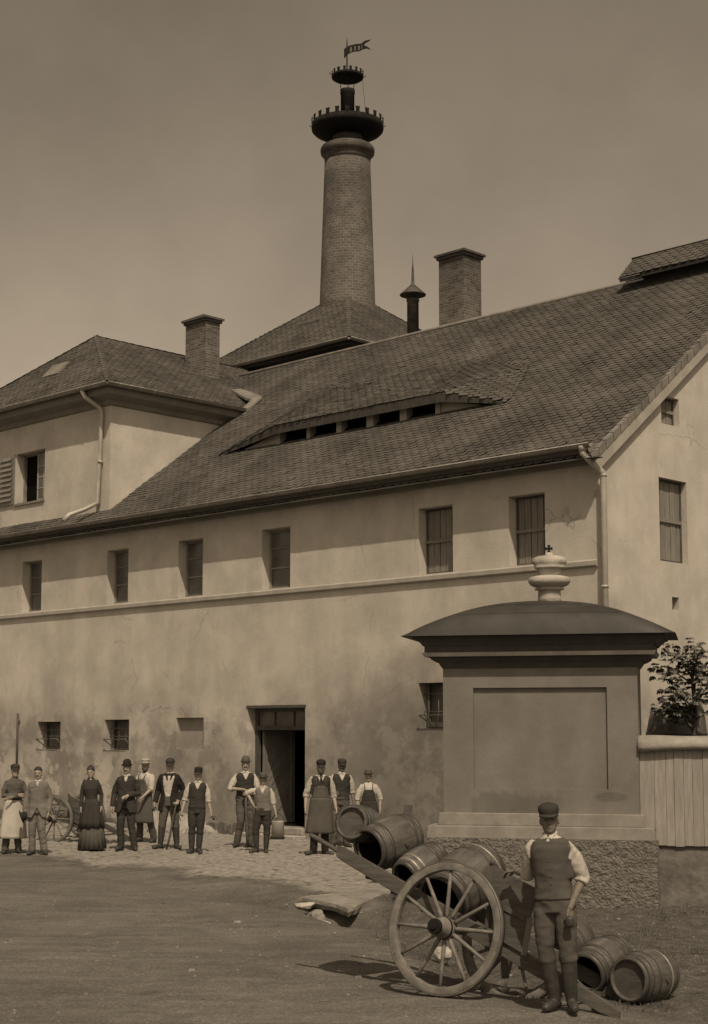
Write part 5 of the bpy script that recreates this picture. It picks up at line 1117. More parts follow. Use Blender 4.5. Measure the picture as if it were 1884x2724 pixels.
def person(pos, h, yaw, label, head=(0, 0), hat=None, hatc='c_dark', top='vest', topc='c_dark', shirt='c_white', sleeve='elbow', legs='c_mid', boots='shoe', arms=None, knees=None, apron=None, hair='hair', stache=False, beard=False, skin='skin', fine=False, curl=(.35, .35), palm=None, width=1.0, tie=False, skirt=False, z0=None, group=None, bow=0, vn=1.33):
    root = thing('person', label, 'person', (pos[0], pos[1], gz(*pos) + .012 if z0 is None else z0), yaw, group)
    root.rotation_euler.y = R(((abs(pos[0]) * 53) % 4) - 2); root.rotation_euler.x = R(-((abs(pos[0]) * 31) % 2.5)) 
    s = h / 1.75; vx = .008 if fine else .0115; sd_ = int(abs(pos[0] * 37)) % 17
    a = dict(sL=(-.175, 0, 1.40), eL=(-.222, .03, 1.13), wL=(-.225, -.04, .885), sR=(.175, 0, 1.40), eR=(.222, .03, 1.13), wR=(.225, -.04, .885))
    if arms: a.update(arms)
    for k_ in ('sL', 'eL', 'wL', 'sR', 'eR', 'wR'):
        p = V3(a[k_]); a[k_] = V3((p.x * width * (.93 if abs(p.x) > .24 and p.z < 1.3 and not fine else 1), p.y, p.z)) * s
    kn = dict(hL=(-.085, 0, .90), kL=(-.095, -.02, .49), aL=(-.11, .01, .09), hR=(.085, 0, .90), kR=(.095, -.02, .49), aR=(.11, .01, .09), fL=-.35, fR=.35)
    if knees: kn.update(knees)
    rv = random.Random(int(abs(pos[0] * 1000)))
    for k_ in ('sL', 'sR'): a[k_] = a[k_] + V3((0, rv.uniform(-.02, .03), rv.uniform(-.018, .012))) * s
    for k_ in ('eL', 'eR'): a[k_] = a[k_] + V3((rv.uniform(-.012, .012), rv.uniform(-.02, .03), rv.uniform(-.01, .01))) * s
    if not knees:
        sw = rv.choice((-1, 1)) * .025; kn['kL'] = (-.095 + sw * .6, -.02 - max(0, sw) * 2, .49); kn['kR'] = (.095 + sw * .6, -.02 + min(0, sw) * 2, .49); kn['aL'] = (-.12 + rv.uniform(-.03, .02), rv.uniform(-.05, .03), .09); kn['aR'] = (.12 + rv.uniform(-.02, .03), rv.uniform(-.05, .03), .09)
    head = (head[0] + rv.uniform(-.12, .12), head[1] + rv.uniform(-.03, .05))
    for k_ in ('hL', 'kL', 'aL', 'hR', 'kR', 'aR'): kn[k_] = V3(kn[k_]) * s
    HT = Matrix.Translation(V3((0, 0, 1.49)) * s) @ Matrix.Rotation(head[0], 4, 'Z') @ Matrix.Rotation(head[1], 4, 'X') @ Matrix.Translation(V3((0, 0, -1.49)) * s)
    def hp(*p): return HT @ (V3(p) * s)
    tor = [(z, rx * width, ry, yo) for z, rx, ry, yo in TORSO]
    # --- body
    mb, ex = MB(), MB(); rings(mb, tor, -.012, s)
    mb.tube([V3((0, .01, 1.44)) * s, hp(0, .005, 1.53), hp(0, .002, 1.58)], [.056 * s, .052 * s, .05 * s], 14)
    hb = MB(); rings(hb, HEAD, 0, s, n=24); mb.add([HT @ V3(p) for p in hb.v], hb.f)
    mb.tube([hp(0, -.088, 1.650), hp(0, -.103, 1.622), hp(0, -.110, 1.604), hp(0, -.098, 1.594)], [.007 * s, .010 * s, .0115 * s, .009 * s], 8)   # nose
    mb.tube([hp(-.05, -.072, 1.655), hp(-.02, -.094, 1.660), hp(.02, -.094, 1.660), hp(.05, -.072, 1.655)], [.008 * s, .0095 * s, .0095 * s, .008 * s], 6)  # brow
    mb.tube([hp(-.022, -.088, 1.568), hp(0, -.096, 1.570), hp(.022, -.088, 1.568)], [.006 * s, .009 * s, .006 * s], 6)  # lips
    ball(mb, (0, -.076 * s, 1.530 * s), (.02 * s, .02 * s, .016 * s), HT)
    for sx in (-1, 1): ball(mb, (sx * .042 * s, -.058 * s, 1.598 * s), (.02 * s, .02 * s, .018 * s), HT); ball(mb, (sx * .076 * s, .006 * s, 1.612 * s), (.012 * s, .022 * s, .034 * s), HT)
    for S_ in 'LR':
        sh, el, wr = a['s' + S_], a['e' + S_], a['w' + S_]
        mb.tube([sh * .96, sh.lerp(el, .4), el, el.lerp(wr, .25), el.lerp(wr, .6), wr], [.048 * s, .047 * s, .038 * s, .041 * s, .033 * s, .0255 * s], 12)
        d_ = (wr - el).normalized(); pn = V3((1, .15, 0)) if S_ == 'L' else V3((-1, .15, 0))
        if palm and palm.get(S_): pn = V3(palm[S_])
        hd = V3(palm['d' + S_]).normalized() if palm and palm.get('d' + S_) else (d_ + V3((0, 0, -.15))).normalized()
        hand(mb, ex, wr, hd, pn, curl[0 if S_ == 'L' else 1], s, fine, thumb=1 if S_ == 'R' else -1)
        hi, kk, an = kn['h' + S_], kn['k' + S_], kn['a' + S_]; mb.tube([hi, hi.lerp(kk, .5), kk, kk.lerp(an, .3), an, an + V3((0, -.02, -.05)) * s], [.082 * s, .07 * s, .05 * s, .050 * s, .030 * s, .022 * s], 10)
    remesh(mb, vx * s, 2, 'body', M[skin], root, extra=ex)
    # eyes
    for sx in (-1, 1):
        e_ = MB(); ball(e_, (sx * .029 * s, -.0865 * s, 1.634 * s), (.0125 * s, .008 * s, .0065 * s), HT, 10); e_.build('eye', M['hair'], root)
    # hair
    if hair:
        hm = MB()
        if skirt: rings(hm, [(1.62, .066, .05, .05), (1.65, .079, .085, .020), (1.68, .080, .096, .006), (1.725, .068, .082, .012), (1.755, .045, .055, .015), (1.765, .02, .02, .015)], .003, s, n=22); ball(hm, (0, .03 * s, 1.770 * s), (.026 * s, .03 * s, .018 * s))
        else: rings(hm, [(1.585, .058, .04, .052), (1.62, .070, .055, .046), (1.655, .076, .072, .030), (1.682, .077, .088, .014), (1.705, .075, .094, .005), (1.73, .063, .080, .007), (1.755, .040, .05, .010), (1.764, .018, .02, .012)], .004, s, n=22)
        hm.v = [tuple(HT @ V3(p)) for p in hm.v]; remesh(hm, vx * s * .9, 1, 'hair', M[hair], root, disp=.002 * s, freq=40 / s)
    if stache:
        m_ = MB(); m_.tube([hp(-.036, -.083, 1.578), hp(-.016, -.099, 1.588), hp(0, -.102, 1.590), hp(.016, -.099, 1.588), hp(.036, -.083, 1.578)], [.004 * s, .009 * s, .008 * s, .009 * s, .004 * s], 8); m_.build('moustache', M[hair or 'hair'], root)
    if beard:
        m_ = MB(); m_.tube([hp(-.06, -.03, 1.60), hp(-.045, -.068, 1.555), hp(-.02, -.088, 1.532), hp(.02, -.088, 1.532), hp(.045, -.068, 1.555), hp(.06, -.03, 1.60)], [.010 * s, .018 * s, .024 * s, .024 * s, .018 * s, .010 * s], 8); ball(m_, (0, -.085 * s, 1.508 * s), (.03 * s, .026 * s, .034 * s), HT); remesh(m_, .01 * s, 1, 'beard', M[hair or 'hair'], root, disp=.002)
    # --- shirt
    fr = 16 / s
    mb = MB(); rings(mb, tor, .002, s, zmin=.93, zmax=1.49)
    if top != 'dress':
        for S_ in 'LR':
            sh, el, wr = a['s' + S_], a['e' + S_], a['w' + S_]
            if sleeve == 'elbow': e2 = el.lerp(wr, .10); mb.tube([sh * .93, sh, sh.lerp(el, .35), sh.lerp(el, .7), el, e2], [.055 * s, .064 * s, .068 * s, .068 * s, .062 * s, .060 * s], 14); mb.tube([el.lerp(wr, .03), e2, el.lerp(wr, .17)], [.056 * s, .062 * s, .058 * s], 14)
            else: mb.tube([sh * .93, sh, sh.lerp(el, .5), el, el.lerp(wr, .5), wr * 1.0], [.05 * s, .054 * s, .052 * s, .048 * s, .043 * s, .036 * s], 14)
        mb.tube([V3((0, .008, 1.45)) * s, V3((0, .004, 1.505)) * s, V3((0, .002, 1.522)) * s], [.066 * s, .062 * s, .059 * s], 16)
        remesh(mb, (.009 if fine else .012) * s, 2, 'shirt', M[shirt], root, disp=.009 * s, freq=fr, seed=sd_)
    # --- upper garment
    if top == 'vest':
        mb = MB(); rings(mb, [(.94, .168 * width, .118, 0)] + [r for r in tor if .95 < r[0] < 1.48], .017, s)
        for S_ in 'LR': sh = a['s' + S_]; mb.tube([sh * .80 + V3((0, 0, .02)) * s, V3((sh.x * .9, sh.y, sh.z + .012 * s))], [.052 * s, .05 * s], 12)
        remesh(mb, .011 * s, 2, 'waistcoat', M[topc], root, disp=.011 * s, freq=5 / s, aniso=(.8, .8, 1.6), seed=sd_ + 5, solid=.008 * s, cut=lambda c: (c.y < .02 * s and c.z > vn * s and abs(c.x) < (c.z - vn * s) * .45) or c.z > 1.47 * s)
        if True:
            for i in range(5): b_ = MB(); z = 1.27 - i * .065; ball(b_, (.012 * s, -(.135 - .004 * i) * s, z * s), (.007 * s, .004 * s, .007 * s), n=8); b_.build('button', M['hoop'], root)
    if top == 'jacket':
        mb = MB(); rings(mb, [(.74, .205 * width, .150, 0), (.84, .192 * width, .140, 0), (.95, .172 * width, .124, 0)] + [r for r in tor if 1.0 < r[0] < 1.48], .026, s)
        for S_ in 'LR':
            sh, el, wr = a['s' + S_], a['e' + S_], a['w' + S_]
            mb.tube([sh * .90, sh * 1.0, sh.lerp(el, .5), el, el.lerp(wr, .5), el.lerp(wr, .97)], [.064 * s, .070 * s, .066 * s, .060 * s, .053 * s, .047 * s], 14)
        wV = bow if bow else 0
        if wV: cf = lambda c: c.y < 0 and ((abs(c.x + .02 * s) < (.028 + wV * max(0, (c.z / s - 1.05)) + .02 + .18 * max(0, 1.0 - c.z / s)) * s) and c.z < 1.44 * s and abs(c.x) < .12 * s) or c.z > 1.485 * s
        else: cf = lambda c: (c.y < .02 * s and c.z > 1.36 * s and abs(c.x) < (c.z - 1.36 * s) * .55) or c.z > 1.485 * s or (c.y < 0 and c.z < .93 * s and abs(c.x) < (.93 * s - c.z) * .55)
        jk = remesh(mb, .0115 * s, 2, 'jacket', M[topc], root, disp=.009 * s, freq=6 / s, aniso=(.8, .8, 1.2), seed=sd_ + 5, solid=.010 * s, cut=cf)
        for sx in (-1, 1):
            m_ = MB(); m_.add([V3(p) * s for p in ((sx * .020, -.128, 1.33), (sx * .055, -.135, 1.40), (sx * .075, -.10, 1.455), (sx * .045, -.075, 1.485), (sx * .03, -.11, 1.42))], [(0, 1, 2, 3, 4)]); lo = m_.build('lapel', M[topc], jk, fixn=False); sm = lo.modifiers.new('s', 'SOLIDIFY'); sm.thickness = .01
        if not bow:
            for i in range(3): b_ = MB(); ball(b_, (.008 * s, -(.142) * s, (1.30 - i * .11) * s), (.008 * s, .005 * s, .008 * s), n=8); b_.build('button', M['hoop'], jk)
    if tie: m_ = MB(); m_.tube([V3((0, -.075, 1.475)) * s, V3((0, -.112, 1.43)) * s, V3((.002, -.132, 1.36)) * s], [.014 * s, .016 * s, .02 * s], 8, sx=1.2); m_.build('necktie', M['c_white' if tie == 2 else 'c_dark'], root)
    if fine or top in ('vest', 'jacket'):
        m_ = MB()
        for sx in (-1, 1): m_.add([V3(p) * s for p in ((sx * .006, -.084, 1.472), (sx * .036, -.084, 1.460), (sx * .060, -.03, 1.498), (sx * .052, -.045, 1.514), (sx * .010, -.072, 1.500))], [(0, 1, 2, 3, 4)])
        lo = m_.build('collar', M[shirt], root, fixn=False); sm = lo.modifiers.new('s', 'SOLIDIFY'); sm.thickness = .008
    if top == 'dress':
        mb = MB(); rings(mb, [(.98, .15, .13, 0), (1.06, .118, .098, 0), (1.12, .122, .10, 0), (1.20, .145, .115, -.004), (1.28, .160, .128, -.012), (1.36, .165, .115, -.004), (1.43, .135, .085, 0), (1.475, .075, .062, 0), (1.515, .056, .056, 0)], .008, s)
        for S_ in 'LR':
            sh, el, wr = a['s' + S_], a['e' + S_], a['w' + S_]; mb.tube([sh * .93, sh + V3((0, 0, .03)) * s, sh.lerp(el, .3), el, el.lerp(wr, .5), el.lerp(wr, .95)], [.05 * s, .060 * s, .056 * s, .046 * s, .040 * s, .033 * s], 14)
        dr = remesh(mb, .011 * s, 2, 'bodice', M[topc], root, disp=.003 * s, freq=14)
        for i in range(9): b_ = MB(); ball(b_, (0, -(.13 if i > 1 else .10) * s, (1.44 - i * .045) * s), (.005 * s, .004 * s, .005 * s), n=8); b_.build('button', M['hoop'], dr)
        m_ = MB(); ball(m_, (0, -.072 * s, 1.475 * s), (.022 * s, .012 * s, .02 * s)); m_.build('brooch', M['c_white'], root)
        sk = MB(); RS = [(1.06, .12, .10, 0), (.98, .165, .155, .02), (.85, .205, .205, .03), (.60, .24, .25, .03), (.45, .258, .27, .03)]
        n_ = 96; vs = []
        for i, (z, rx, ry, yo) in enumerate(RS):
            for k in range(n_):
                t_ = 2 * PI * k / n_; w_ = 1 + .018 * i * math.sin(9 * t_ + i) ; zz = z + (.03 * abs(math.sin(5 * t_)) if i == len(RS) - 1 else 0); vs.append(V3((math.cos(t_) * rx * w_, yo + math.sin(t_) * ry * w_, zz)) * s)
        sk.add(vs, [(i * n_ + k, i * n_ + (k + 1) % n_, (i + 1) * n_ + (k + 1) % n_, (i + 1) * n_ + k) for i in range(len(RS) - 1) for k in range(n_)], 0, True)
        so = sk.build('overskirt', M[topc], root, fixn=False); sm = so.modifiers.new('s', 'SOLIDIFY'); sm.thickness = .012
        sk = MB(); RS = [(.62, .22, .23, .03), (.30, .255, .26, .03), (.03, .285, .285, .03)]; vs = []
        for i, (z, rx, ry, yo) in enumerate(RS):
            for k in range(n_): t_ = 2 * PI * k / n_; w_ = 1 + .012 * (1 + i) * math.sin(16 * t_) + .01 * math.sin(7 * t_); vs.append(V3((math.cos(t_) * rx * w_, yo + math.sin(t_) * ry * w_, z)) * s)
        sk.add(vs, [(i * n_ + k, i * n_ + (k + 1) % n_, (i + 1) * n_ + (k + 1) % n_, (i + 1) * n_ + k) for i in range(2) for k in range(n_)], 0, True)
        so = sk.build('underskirt', M[legs], root, fixn=False); sm = so.modifiers.new('s', 'SOLIDIFY'); sm.thickness = .012
    # --- trousers
    else:
        mb = MB(); rings(mb, [(.83, .150 * width, .115, 0), (.93, .168 * width, .118, 0), (1.02, .156 * width, .108, 0)], .008, s)
        for S_ in 'LR':
            hi, kk, an = kn['h' + S_], kn['k' + S_], kn['a' + S_]; end = an - V3((0, 0, .035)) * s if boots == 'shoe' else kk.lerp(an, .25)
            mb.tube([hi + V3((0, 0, .02)) * s, hi.lerp(kk, .35), hi.lerp(kk, .75), kk, kk.lerp(an, .15 if boots != 'shoe' else .4), end], [.098 * s, .096 * s, .083 * s, .075 * s, (.072 if boots == 'shoe' else .080) * s, (.068 if boots == 'shoe' else .066) * s], 14)
        remesh(mb, (.009 if fine else .012) * s, 2, 'trousers', M[legs], root, disp=.011 * s, freq=6.5 / s, seed=sd_ + 9, aniso=(.8, .8, 1.5))
    # --- boots
    for S_ in 'LR':
        an, kk = kn['a' + S_], kn['k' + S_]; f_ = kn['f' + S_]; fd = V3((math.sin(f_), -math.cos(f_), 0)); mb = MB(); base = V3((an.x, an.y, 0))
        mb.tube([base - fd * .055 * s + V3((0, 0, .035)) * s, base + V3((0, 0, .045)) * s, base + fd * .08 * s + V3((0, 0, .040)) * s, base + fd * .15 * s + V3((0, 0, .032)) * s, base + fd * .195 * s + V3((0, 0, .024)) * s], [.036 * s, .043 * s, .045 * s, .044 * s, .025 * s], 12)
        if boots == 'tall': mb.tube([base + V3((0, 0, .04)) * s, an + V3((0, 0, .04)) * s, an.lerp(kk, .45), kk.lerp(an, .18), kk.lerp(an, .06)], [.044 * s, .056 * s, .067 * s, .073 * s, .074 * s], 14)
        else: mb.tube([base + V3((0, 0, .04)) * s, an + V3((0, 0, .05)) * s], [.042 * s, .045 * s], 12)
        if not (skirt): remesh(mb, .010 * s, 1, 'boot', M['leather'], root, disp=.003 * s, freq=14, minz=0.0)
    if apron:
        ac, az, bib = apron; m_ = MB(); nA, nZ = 22, 14; vs = []
        for j in range(nZ + 1):
            z = az + (1.06 - az) * j / nZ
            for i in range(nA + 1):
                th = (-1.75 + 3.5 * i / nA); fl = (1.06 - z) * .12; rx = .172 * width + .02 + fl + .01 * math.sin(th * 7 + z * 5) * (1 - j / nZ); ry = .135 + .02 + fl * .8 + .012 * math.sin(th * 5 + 2) * (1 - j / nZ); vs.append(V3((math.sin(th) * rx, -math.cos(th) * ry, z)) * s)
        m_.add(vs, [(j * (nA + 1) + i, j * (nA + 1) + i + 1, (j + 1) * (nA + 1) + i + 1, (j + 1) * (nA + 1) + i) for j in range(nZ) for i in range(nA)], 0, True)
        ao = m_.build('apron', M[ac], root, fixn=False); sm = ao.modifiers.new('s', 'SOLIDIFY'); sm.thickness = .008
        m_ = MB(); m_.tube([V3((math.sin(t_) * (.178 * width + .012), -math.cos(t_) * .148, 1.055)) * s for t_ in [-PI + 2 * PI * k / 24 for k in range(25)]], .008 * s, 6); m_.build('apron_string', M[ac], ao)
        if bib:
            m_ = MB(); vs = []; nA, nZ = 12, 8
            for j in range(nZ + 1):
                z = 1.05 + (bib - 1.05) * j / nZ; hw = 1.15 - .62 * (j / nZ) ** 1.5
                for i in range(nA + 1): th = -hw + 2 * hw * i / nA; rr = [r for r in tor if r[0] <= z][-1]; rx, ry = rr[1] + .034, max(rr[2], .108) + .034; vs.append(V3((math.sin(th) * rx, -math.cos(th) * ry, z)) * s)
            m_.add(vs, [(j * (nA + 1) + i, j * (nA + 1) + i + 1, (j + 1) * (nA + 1) + i + 1, (j + 1) * (nA + 1) + i) for j in range(nZ) for i in range(nA)], 0, True)
            for sx in (-1, 1): m_.tube([V3((sx * .085, -.135, bib - .01)) * s, V3((sx * .095, -.10, 1.43)) * s, V3((sx * .06, .03, 1.49)) * s], .009 * s, 6)
            bo = m_.build('bib', M[ac], ao, fixn=False); sm = bo.modifiers.new('s', 'SOLIDIFY'); sm.thickness = .006
    # --- headwear
    if hat:
        m_ = MB(); 
        if hat in ('cap', 'capflat'): 
            RS = [(1.662, .080, .100, .005), (1.685, .081, .101, .005), (1.70, .087, .108, .008), (1.728, .089, .110, .012), (1.752, .078, .097, .016), (1.768, .05, .062, .018), (1.774, .02, .03, .018)] if hat == 'cap' else [(1.662, .081, .101, .006), (1.70, .084, .104, .006), (1.745, .082, .100, .006), (1.775, .078, .094, .008), (1.785, .03, .04, .008)]
            rings(m_, RS, .003, s, n=26)
        elif hat == 'kepi': rings(m_, [(1.662, .081, .100, .006), (1.72, .082, .101, .006), (1.768, .080, .098, .006), (1.772, .02, .02, .006)], .003, s, n=26)
        elif hat == 'bowler': rings(m_, [(1.668, .082, .102, .006), (1.70, .083, .103, .006), (1.74, .080, .099, .008), (1.78, .066, .084, .01), (1.805, .04, .05, .01), (1.812, .01, .01, .01)], .003, s, n=26)
        elif hat == 'brim': rings(m_, [(1.672, .082, .102, .006), (1.70, .080, .100, .006), (1.76, .074, .092, .008), (1.785, .070, .086, .01), (1.79, .02, .03, .01)], .003, s, n=26)
        m_.v = [tuple(HT @ V3(p)) for p in m_.v]; ho = remesh(m_, .008 * s, 2, 'hat' if hat in ('brim', 'bowler') else 'cap', M[hatc], root, disp=.002 * s, freq=12)
        m_ = MB(); vs = []; n_ = 32
        if hat in ('brim', 'bowler'):
            ex_b = .058 if hat == 'brim' else .028
            for rr_, dz in ((0, .0), (.5, -.004), (1, .008)):
                for k in range(n_): t_ = 2 * PI * k / n_; vs.append(hp(math.cos(t_) * (.083 + ex_b * rr_), .006 + math.sin(t_) * (.103 + ex_b * rr_), 1.676 + dz + .012 * abs(math.cos(t_)) * rr_))
            m_.add(vs, [(i * n_ + k, i * n_ + (k + 1) % n_, (i + 1) * n_ + (k + 1) % n_, (i + 1) * n_ + k) for i in range(2) for k in range(n_)], 0, True); nm = 'brim'
        else:
            for rr_, dz in ((0, .002), (.5, -.004), (1, -.016)):
                for k in range(n_ // 2 + 1): t_ = -PI * .84 + PI * .68 * k / (n_ // 2); f2 = math.sin(PI * k / (n_ // 2)) ** .5; vs.append(hp(math.cos(t_) * (.083 + .01 * rr_), .006 + math.sin(t_) * (.101) - .060 * rr_ * f2, 1.672 + dz))
            q_ = n_ // 2 + 1; m_.add(vs, [(i * q_ + k, i * q_ + k + 1, (i + 1) * q_ + k + 1, (i + 1) * q_ + k) for i in range(2) for k in range(q_ - 1)], 0, True); nm = 'peak'
        bo = m_.build(nm, M['leather'] if nm == 'peak' and not fine else M[hatc], ho, fixn=False); sm = bo.modifiers.new('s', 'SOLIDIFY'); sm.thickness = .006
        if hat in ('kepi', 'brim', 'bowler'):
            for z_ in ((1.69, 1.745) if hat == 'kepi' else (1.695,)):
                m_ = MB(); m_.tube([hp(math.cos(t_) * .0865, .006 + math.sin(t_) * .1065, z_) for t_ in [2 * PI * k / 28 for k in range(29)]], [(.003 * s, .010 * s)] * 29, 6); m_.build('band', M['c_white' if hat == 'kepi' else 'c_black'], ho)
    return root, a, s
def held(name, label, cat, root, build):
    o = thing(name, label, cat, root.location, root.rotation_euler.z); o.rotation_euler = root.rotation_euler; build(o); return o
PG = None
person((-6.62, 30.4), 1.70, R(20), 'man in a long white apron with folded arms, leftmost of the row', arms=dict(eL=(-.25, -.06, 1.14), wL=(.05, -.20, 1.16), eR=(.25, -.06, 1.14), wR=(-.06, -.22, 1.12)), top=None, shirt='c_mid', sleeve='long', apron=('c_white', .30, 0), legs='c_mid', hat='cap', hatc='c_dark')
r, a, s = person((-6.06, 30.07), 1.66, R(4), 'bareheaded man in a light tweed suit with a white tie, holding his hat', top='jacket', topc='c_grey', sleeve='long', legs='c_grey', tie=2, stache=True, arms=dict(eL=(-.26, .03, 1.12), wL=(-.275, -.04, .84), eR=(.27, .02, 1.12), wR=(.225, -.10, .84)), head=(0, R(4)))
def b_hat(o):
    m_ = MB(); T_ = Matrix.Translation((-.30, -.08, .72)) @ Matrix.Rotation(R(70), 4, 'Y'); m_.lathe([(.135, 0), (.085, .004), (.08, .07), (.06, .10), (.001, .105)], 24, T=T_, sy=1.15); m_.build('crown', M['c_black'], o)
held('bowler_hat', 'dark hat held low by the bareheaded man in tweed', 'hat', r, b_hat)
person((-5.21, 31.19), 1.66, R(3), 'woman in a long dark high-necked dress with tight waist', top='dress', topc='c_dark', legs='c_mid', skirt=True, arms=dict(sL=(-.155, 0, 1.40), sR=(.155, 0, 1.40), eL=(-.225, .02, 1.14), wL=(-.235, -.03, .90), eR=(.225, .02, 1.14), wR=(.235, -.03, .90)), width=.9, head=(0, R(6)), knees=dict(aL=(-.08, 0, .09), aR=(.08, 0, .09)))
person((-4.58, 31.3), 1.75, R(-2), 'man in a dark buttoned suit and bowler, one hand held at his waist', top='jacket', topc='c_dark', sleeve='long', legs='c_dark', hat='bowler', hatc='c_black', stache=True, arms=dict(eL=(-.27, .03, 1.12), wL=(-.29, -.02, .86), eR=(.27, .01, 1.12), wR=(.06, -.20, 1.08)), knees=dict(kR=(.13, -.02, .49), aR=(.20, .0, .09), kL=(-.09, -.02, .49), aL=(-.07, 0, .09)), palm=dict(R=(0, .3, -1)), head=(R(-4), R(5)))
person((-4.52, 33.6), 1.76, R(-38), 'man in a striped round cap and long apron half turned behind the suited man', top=None, shirt='c_white', apron=('c_apron', .42, 1.34), legs='c_mid', hat='kepi', hatc='c_dim', beard=True, head=(R(28), R(3)), arms=dict(eL=(-.22, -.06, 1.13), wL=(-.16, -.24, .98), eR=(.25, -.05, 1.14), wR=(.20, -.24, .98)), knees=dict(kR=(.13, .04, .5), aR=(.17, .16, .10)))
r, a, s = person((-3.74, 31.66), 1.79, R(-3), 'man in an open black jacket over a white shirt, with stick and mug', top='jacket', topc='c_black', bow=.22, sleeve='long', legs='c_mid', boots='tall', hat='cap', hatc='c_dark', stache=False, arms=dict(eL=(-.27, .05, 1.12), wL=(-.305, -.03, .90), eR=(.29, .05, 1.13), wR=(.185, -.13, .93)), curl=(.9, 1.0), knees=dict(kL=(-.13, -.03, .49), aL=(-.16, -.02, .09), kR=(.13, -.02, .49), aR=(.16, -.02, .09), fL=-.7, fR=.6), palm=dict(R=(-.3, -1, 0)), head=(R(3), R(6)))
def mug(x, y, z, rr=.035, hh=.10):
    def f_(o):
        m_ = MB(); m_.lathe([(rr * .8, z - hh / 2), (rr, z + hh / 2), (rr * .88, z + hh / 2), (rr * .7, z - hh / 2 + .01), (.001, z - hh / 2 + .01)], 16, cx=x, cy=y); m_.build('cup', M['wood_dark'], o)
        m_ = MB(); m_.tube([(x + rr, y - .0, z + .03), (x + rr + .025, y, z + .02), (x + rr + .025, y, z - .02), (x + rr, y, z - .03)], .005, 6); m_.build('handle', M['wood_dark'], o)
    return f_
held('beer_mug', 'dark beer mug held low by the man with the cane', 'mug', r, mug(-.315, -.07, .80))
def cane(o): m_ = MB(); m_.tube([(.165, -.19, .90), (.16, -.20, .85), (.06, -.24, .25), (.0, -.25, 0.0)], [.03, .02, .022, .018], 10); m_.build('stick', M['cart'], o)
held('walking_stick', 'thick wooden stick under the left hand of the man in the open jacket', 'stick', r, cane)
r, a, s = person((-3.09, 30.51), 1.64, R(2), 'boy in a dark waistcoat and cap holding tools and a mug at his sides', top='vest', topc='c_dark', legs='c_dark', boots='tall', hat='capflat', hatc='c_black', arms=dict(eL=(-.26, .03, 1.10), wL=(-.325, -.04, .87), eR=(.25, .03, 1.10), wR=(.32, -.04, .86)), curl=(1, 1), knees=dict(kL=(-.085, -.02, .49), aL=(-.075, 0, .09), kR=(.085, -.02, .49), aR=(.075, 0, .09)), head=(0, R(3)))
held('beer_mug', 'small dark mug hanging from the boy\'s left hand', 'mug', r, mug(.335, -.07, .70, .03, .085))
def pliers(o):
    m_ = MB(); m_.tube([(-.315, -.08, .78), (-.33, -.09, .70), (-.35, -.09, .60)], .008, 6); m_.tube([(-.34, -.08, .78), (-.325, -.09, .70), (-.30, -.09, .62)], .008, 6); m_.tube([(-.36, -.08, .74), (-.29, -.08, .73)], .010, 6); m_.build('pliers', M['tyre'], o)
held('pliers', 'iron pliers dangling from the boy\'s right hand', 'pliers', r, pliers)
r, a, s = person((-2.24, 32.0), 1.79, R(8), 'man in a waistcoat and soft hat resting both hands on a long tool handle', top='vest', topc='c_dark', legs='c_mid', hat='bowler', hatc='c_mid', stache=True, arms=dict(eL=(-.30, -.02, 1.15), wL=(-.03, -.22, 1.13), eR=(.24, -.02, 1.14), wR=(.02, -.22, 1.08)), curl=(.9, 1.2), palm=dict(L=(0, 0, -1), R=(0, 0, -1)), head=(R(-8), R(3)), width=1.05)
def tool(o): m_ = MB(); m_.tube([(.0, -.26, 1.06), (.005, -.27, .7), (.03, -.28, .35), (.05, -.28, .0)], [.018, .02, .024, .02], 8, sx=1.3); m_.build('handle', M['cart'], o)
held('long_tool', 'long worn wooden handle standing between the hands of the man by the door', 'tool', r, tool)
r, a, s = person((-1.78, 30.51), 1.52, R(-3), 'short youth in a grey waistcoat and brimmed hat leaning on the man at the door', top='vest', topc='c_grey', legs='c_dark', boots='tall', hat='brim', hatc='c_mid', arms=dict(eL=(-.36, .04, 1.33), wL=(-.22, -.06, 1.08), eR=(.25, .02, 1.12), wR=(.32, -.05, .88)), curl=(.6, 1.0), knees=dict(kL=(-.15, -.04, .49), aL=(-.13, -.02, .09), kR=(.10, -.02, .49), aR=(.08, -.02, .09), fL=-.9, fR=.2), head=(R(6), R(5)))
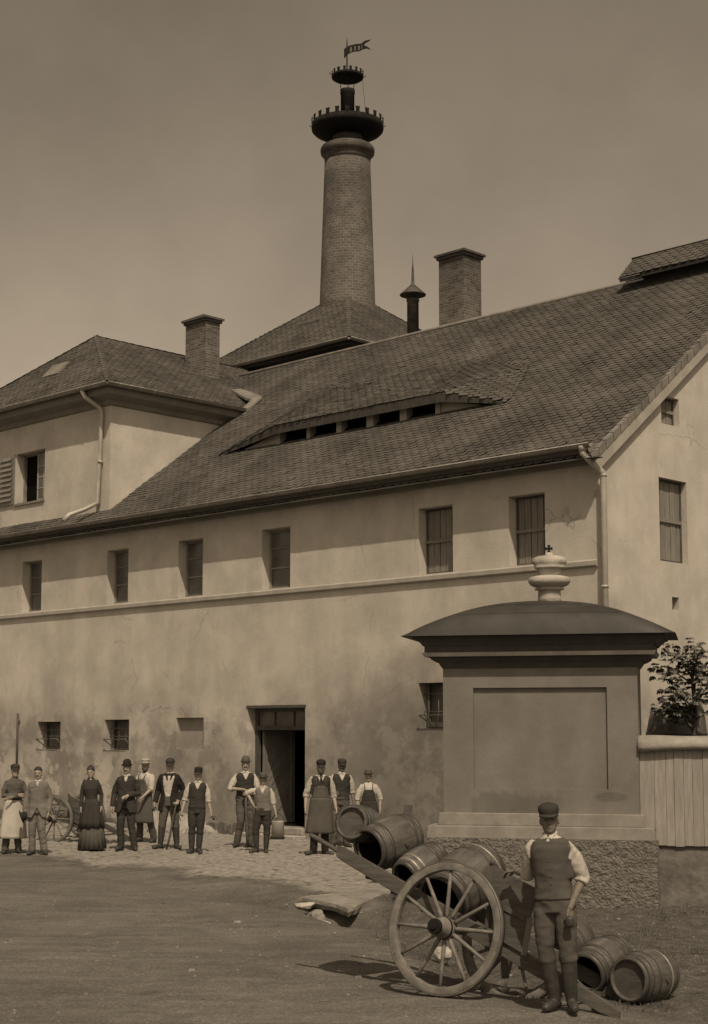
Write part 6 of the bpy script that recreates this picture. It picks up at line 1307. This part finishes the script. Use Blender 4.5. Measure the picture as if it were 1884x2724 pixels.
person((-.66, 29.86), 1.78, R(6), 'dark-bearded man in cap, tie and long dark apron', top='vest', topc='c_dark', legs='c_black', tie=1, hat='cap', hatc='c_black', beard=True, apron=('c_mid', .40, 1.28), arms=dict(eL=(-.27, .03, 1.10), wL=(-.30, -.03, .86), eR=(.27, .03, 1.10), wR=(.32, -.05, .86)), curl=(.5, .8), head=(R(-3), R(4)), knees=dict(fL=-.9, fR=.9))
person((-.30, 32.2), 1.78, R(8), 'man in an open dark waistcoat standing behind the bearded man in the long apron', top='vest', topc='c_dark', legs='c_mid', hat='cap', hatc='c_dark', stache=True, skin='skin_tan', arms=dict(eL=(-.26, .03, 1.12), wL=(-.16, -.18, 1.10), eR=(.26, .03, 1.11), wR=(.28, -.05, .86)), head=(R(-2), R(4)))
person((.32, 31.8), 1.56, R(2), 'man in a stiff brimmed hat and bib apron standing behind the smallest cask', top=None, shirt='c_white', legs='c_dark', hat='brim', hatc='c_mid', apron=('c_dark', .42, 1.32), stache=True, arms=dict(eL=(-.275, .03, 1.12), wL=(-.27, -.04, .87), eR=(.275, .03, 1.12), wR=(.27, -.04, .87)), head=(0, R(3)))
# the carter in the foreground
CARTER = person((1.715, 13.12), 1.67, R(-20), 'old man in a peaked cap and tall boots standing beside the loaded handcart', top='vest', topc='c_vest', shirt='c_white', legs='c_vest', boots='tall', hat='cap', hatc='c_dark', hair='hair_grey', vn=1.43, skin='skin_tan', fine=True, width=.96,
    arms=dict(eL=(-.26, .16, 1.15), wL=(-.44, .33, 1.17), sR=(.185, 0, 1.39), eR=(.25, .03, 1.12), wR=(.165, -.12, .86)), curl=(.5, 1.25), palm=dict(R=(-.6, .5, 0), dR=(-.05, -.05, -1), L=(0, 0, -1), dL=(-1, .25, -.15)),
    knees=dict(hL=(-.09, 0, .90), kL=(-.10, -.03, .49), aL=(-.055, .02, .09), hR=(.09, 0, .90), kR=(.10, -.04, .49), aR=(.10, -.02, .09), fL=-.3, fR=.35), head=(R(10), R(2)))
CARTER[0].rotation_euler.y = R(-3.2)
def purse(o):
    m_ = MB(); m_.lathe([(.001, .675), (.03, .68), (.038, .70), (.036, .74), (.030, .765), (.001, .77)], 16, cx=.155, cy=-.165, sy=.7); m_.build('pouch', M['leather'], o)
held('tobacco_pouch', 'small dark pouch clasped in the hanging hand of the man in the foreground', 'pouch', CARTER[0], purse)
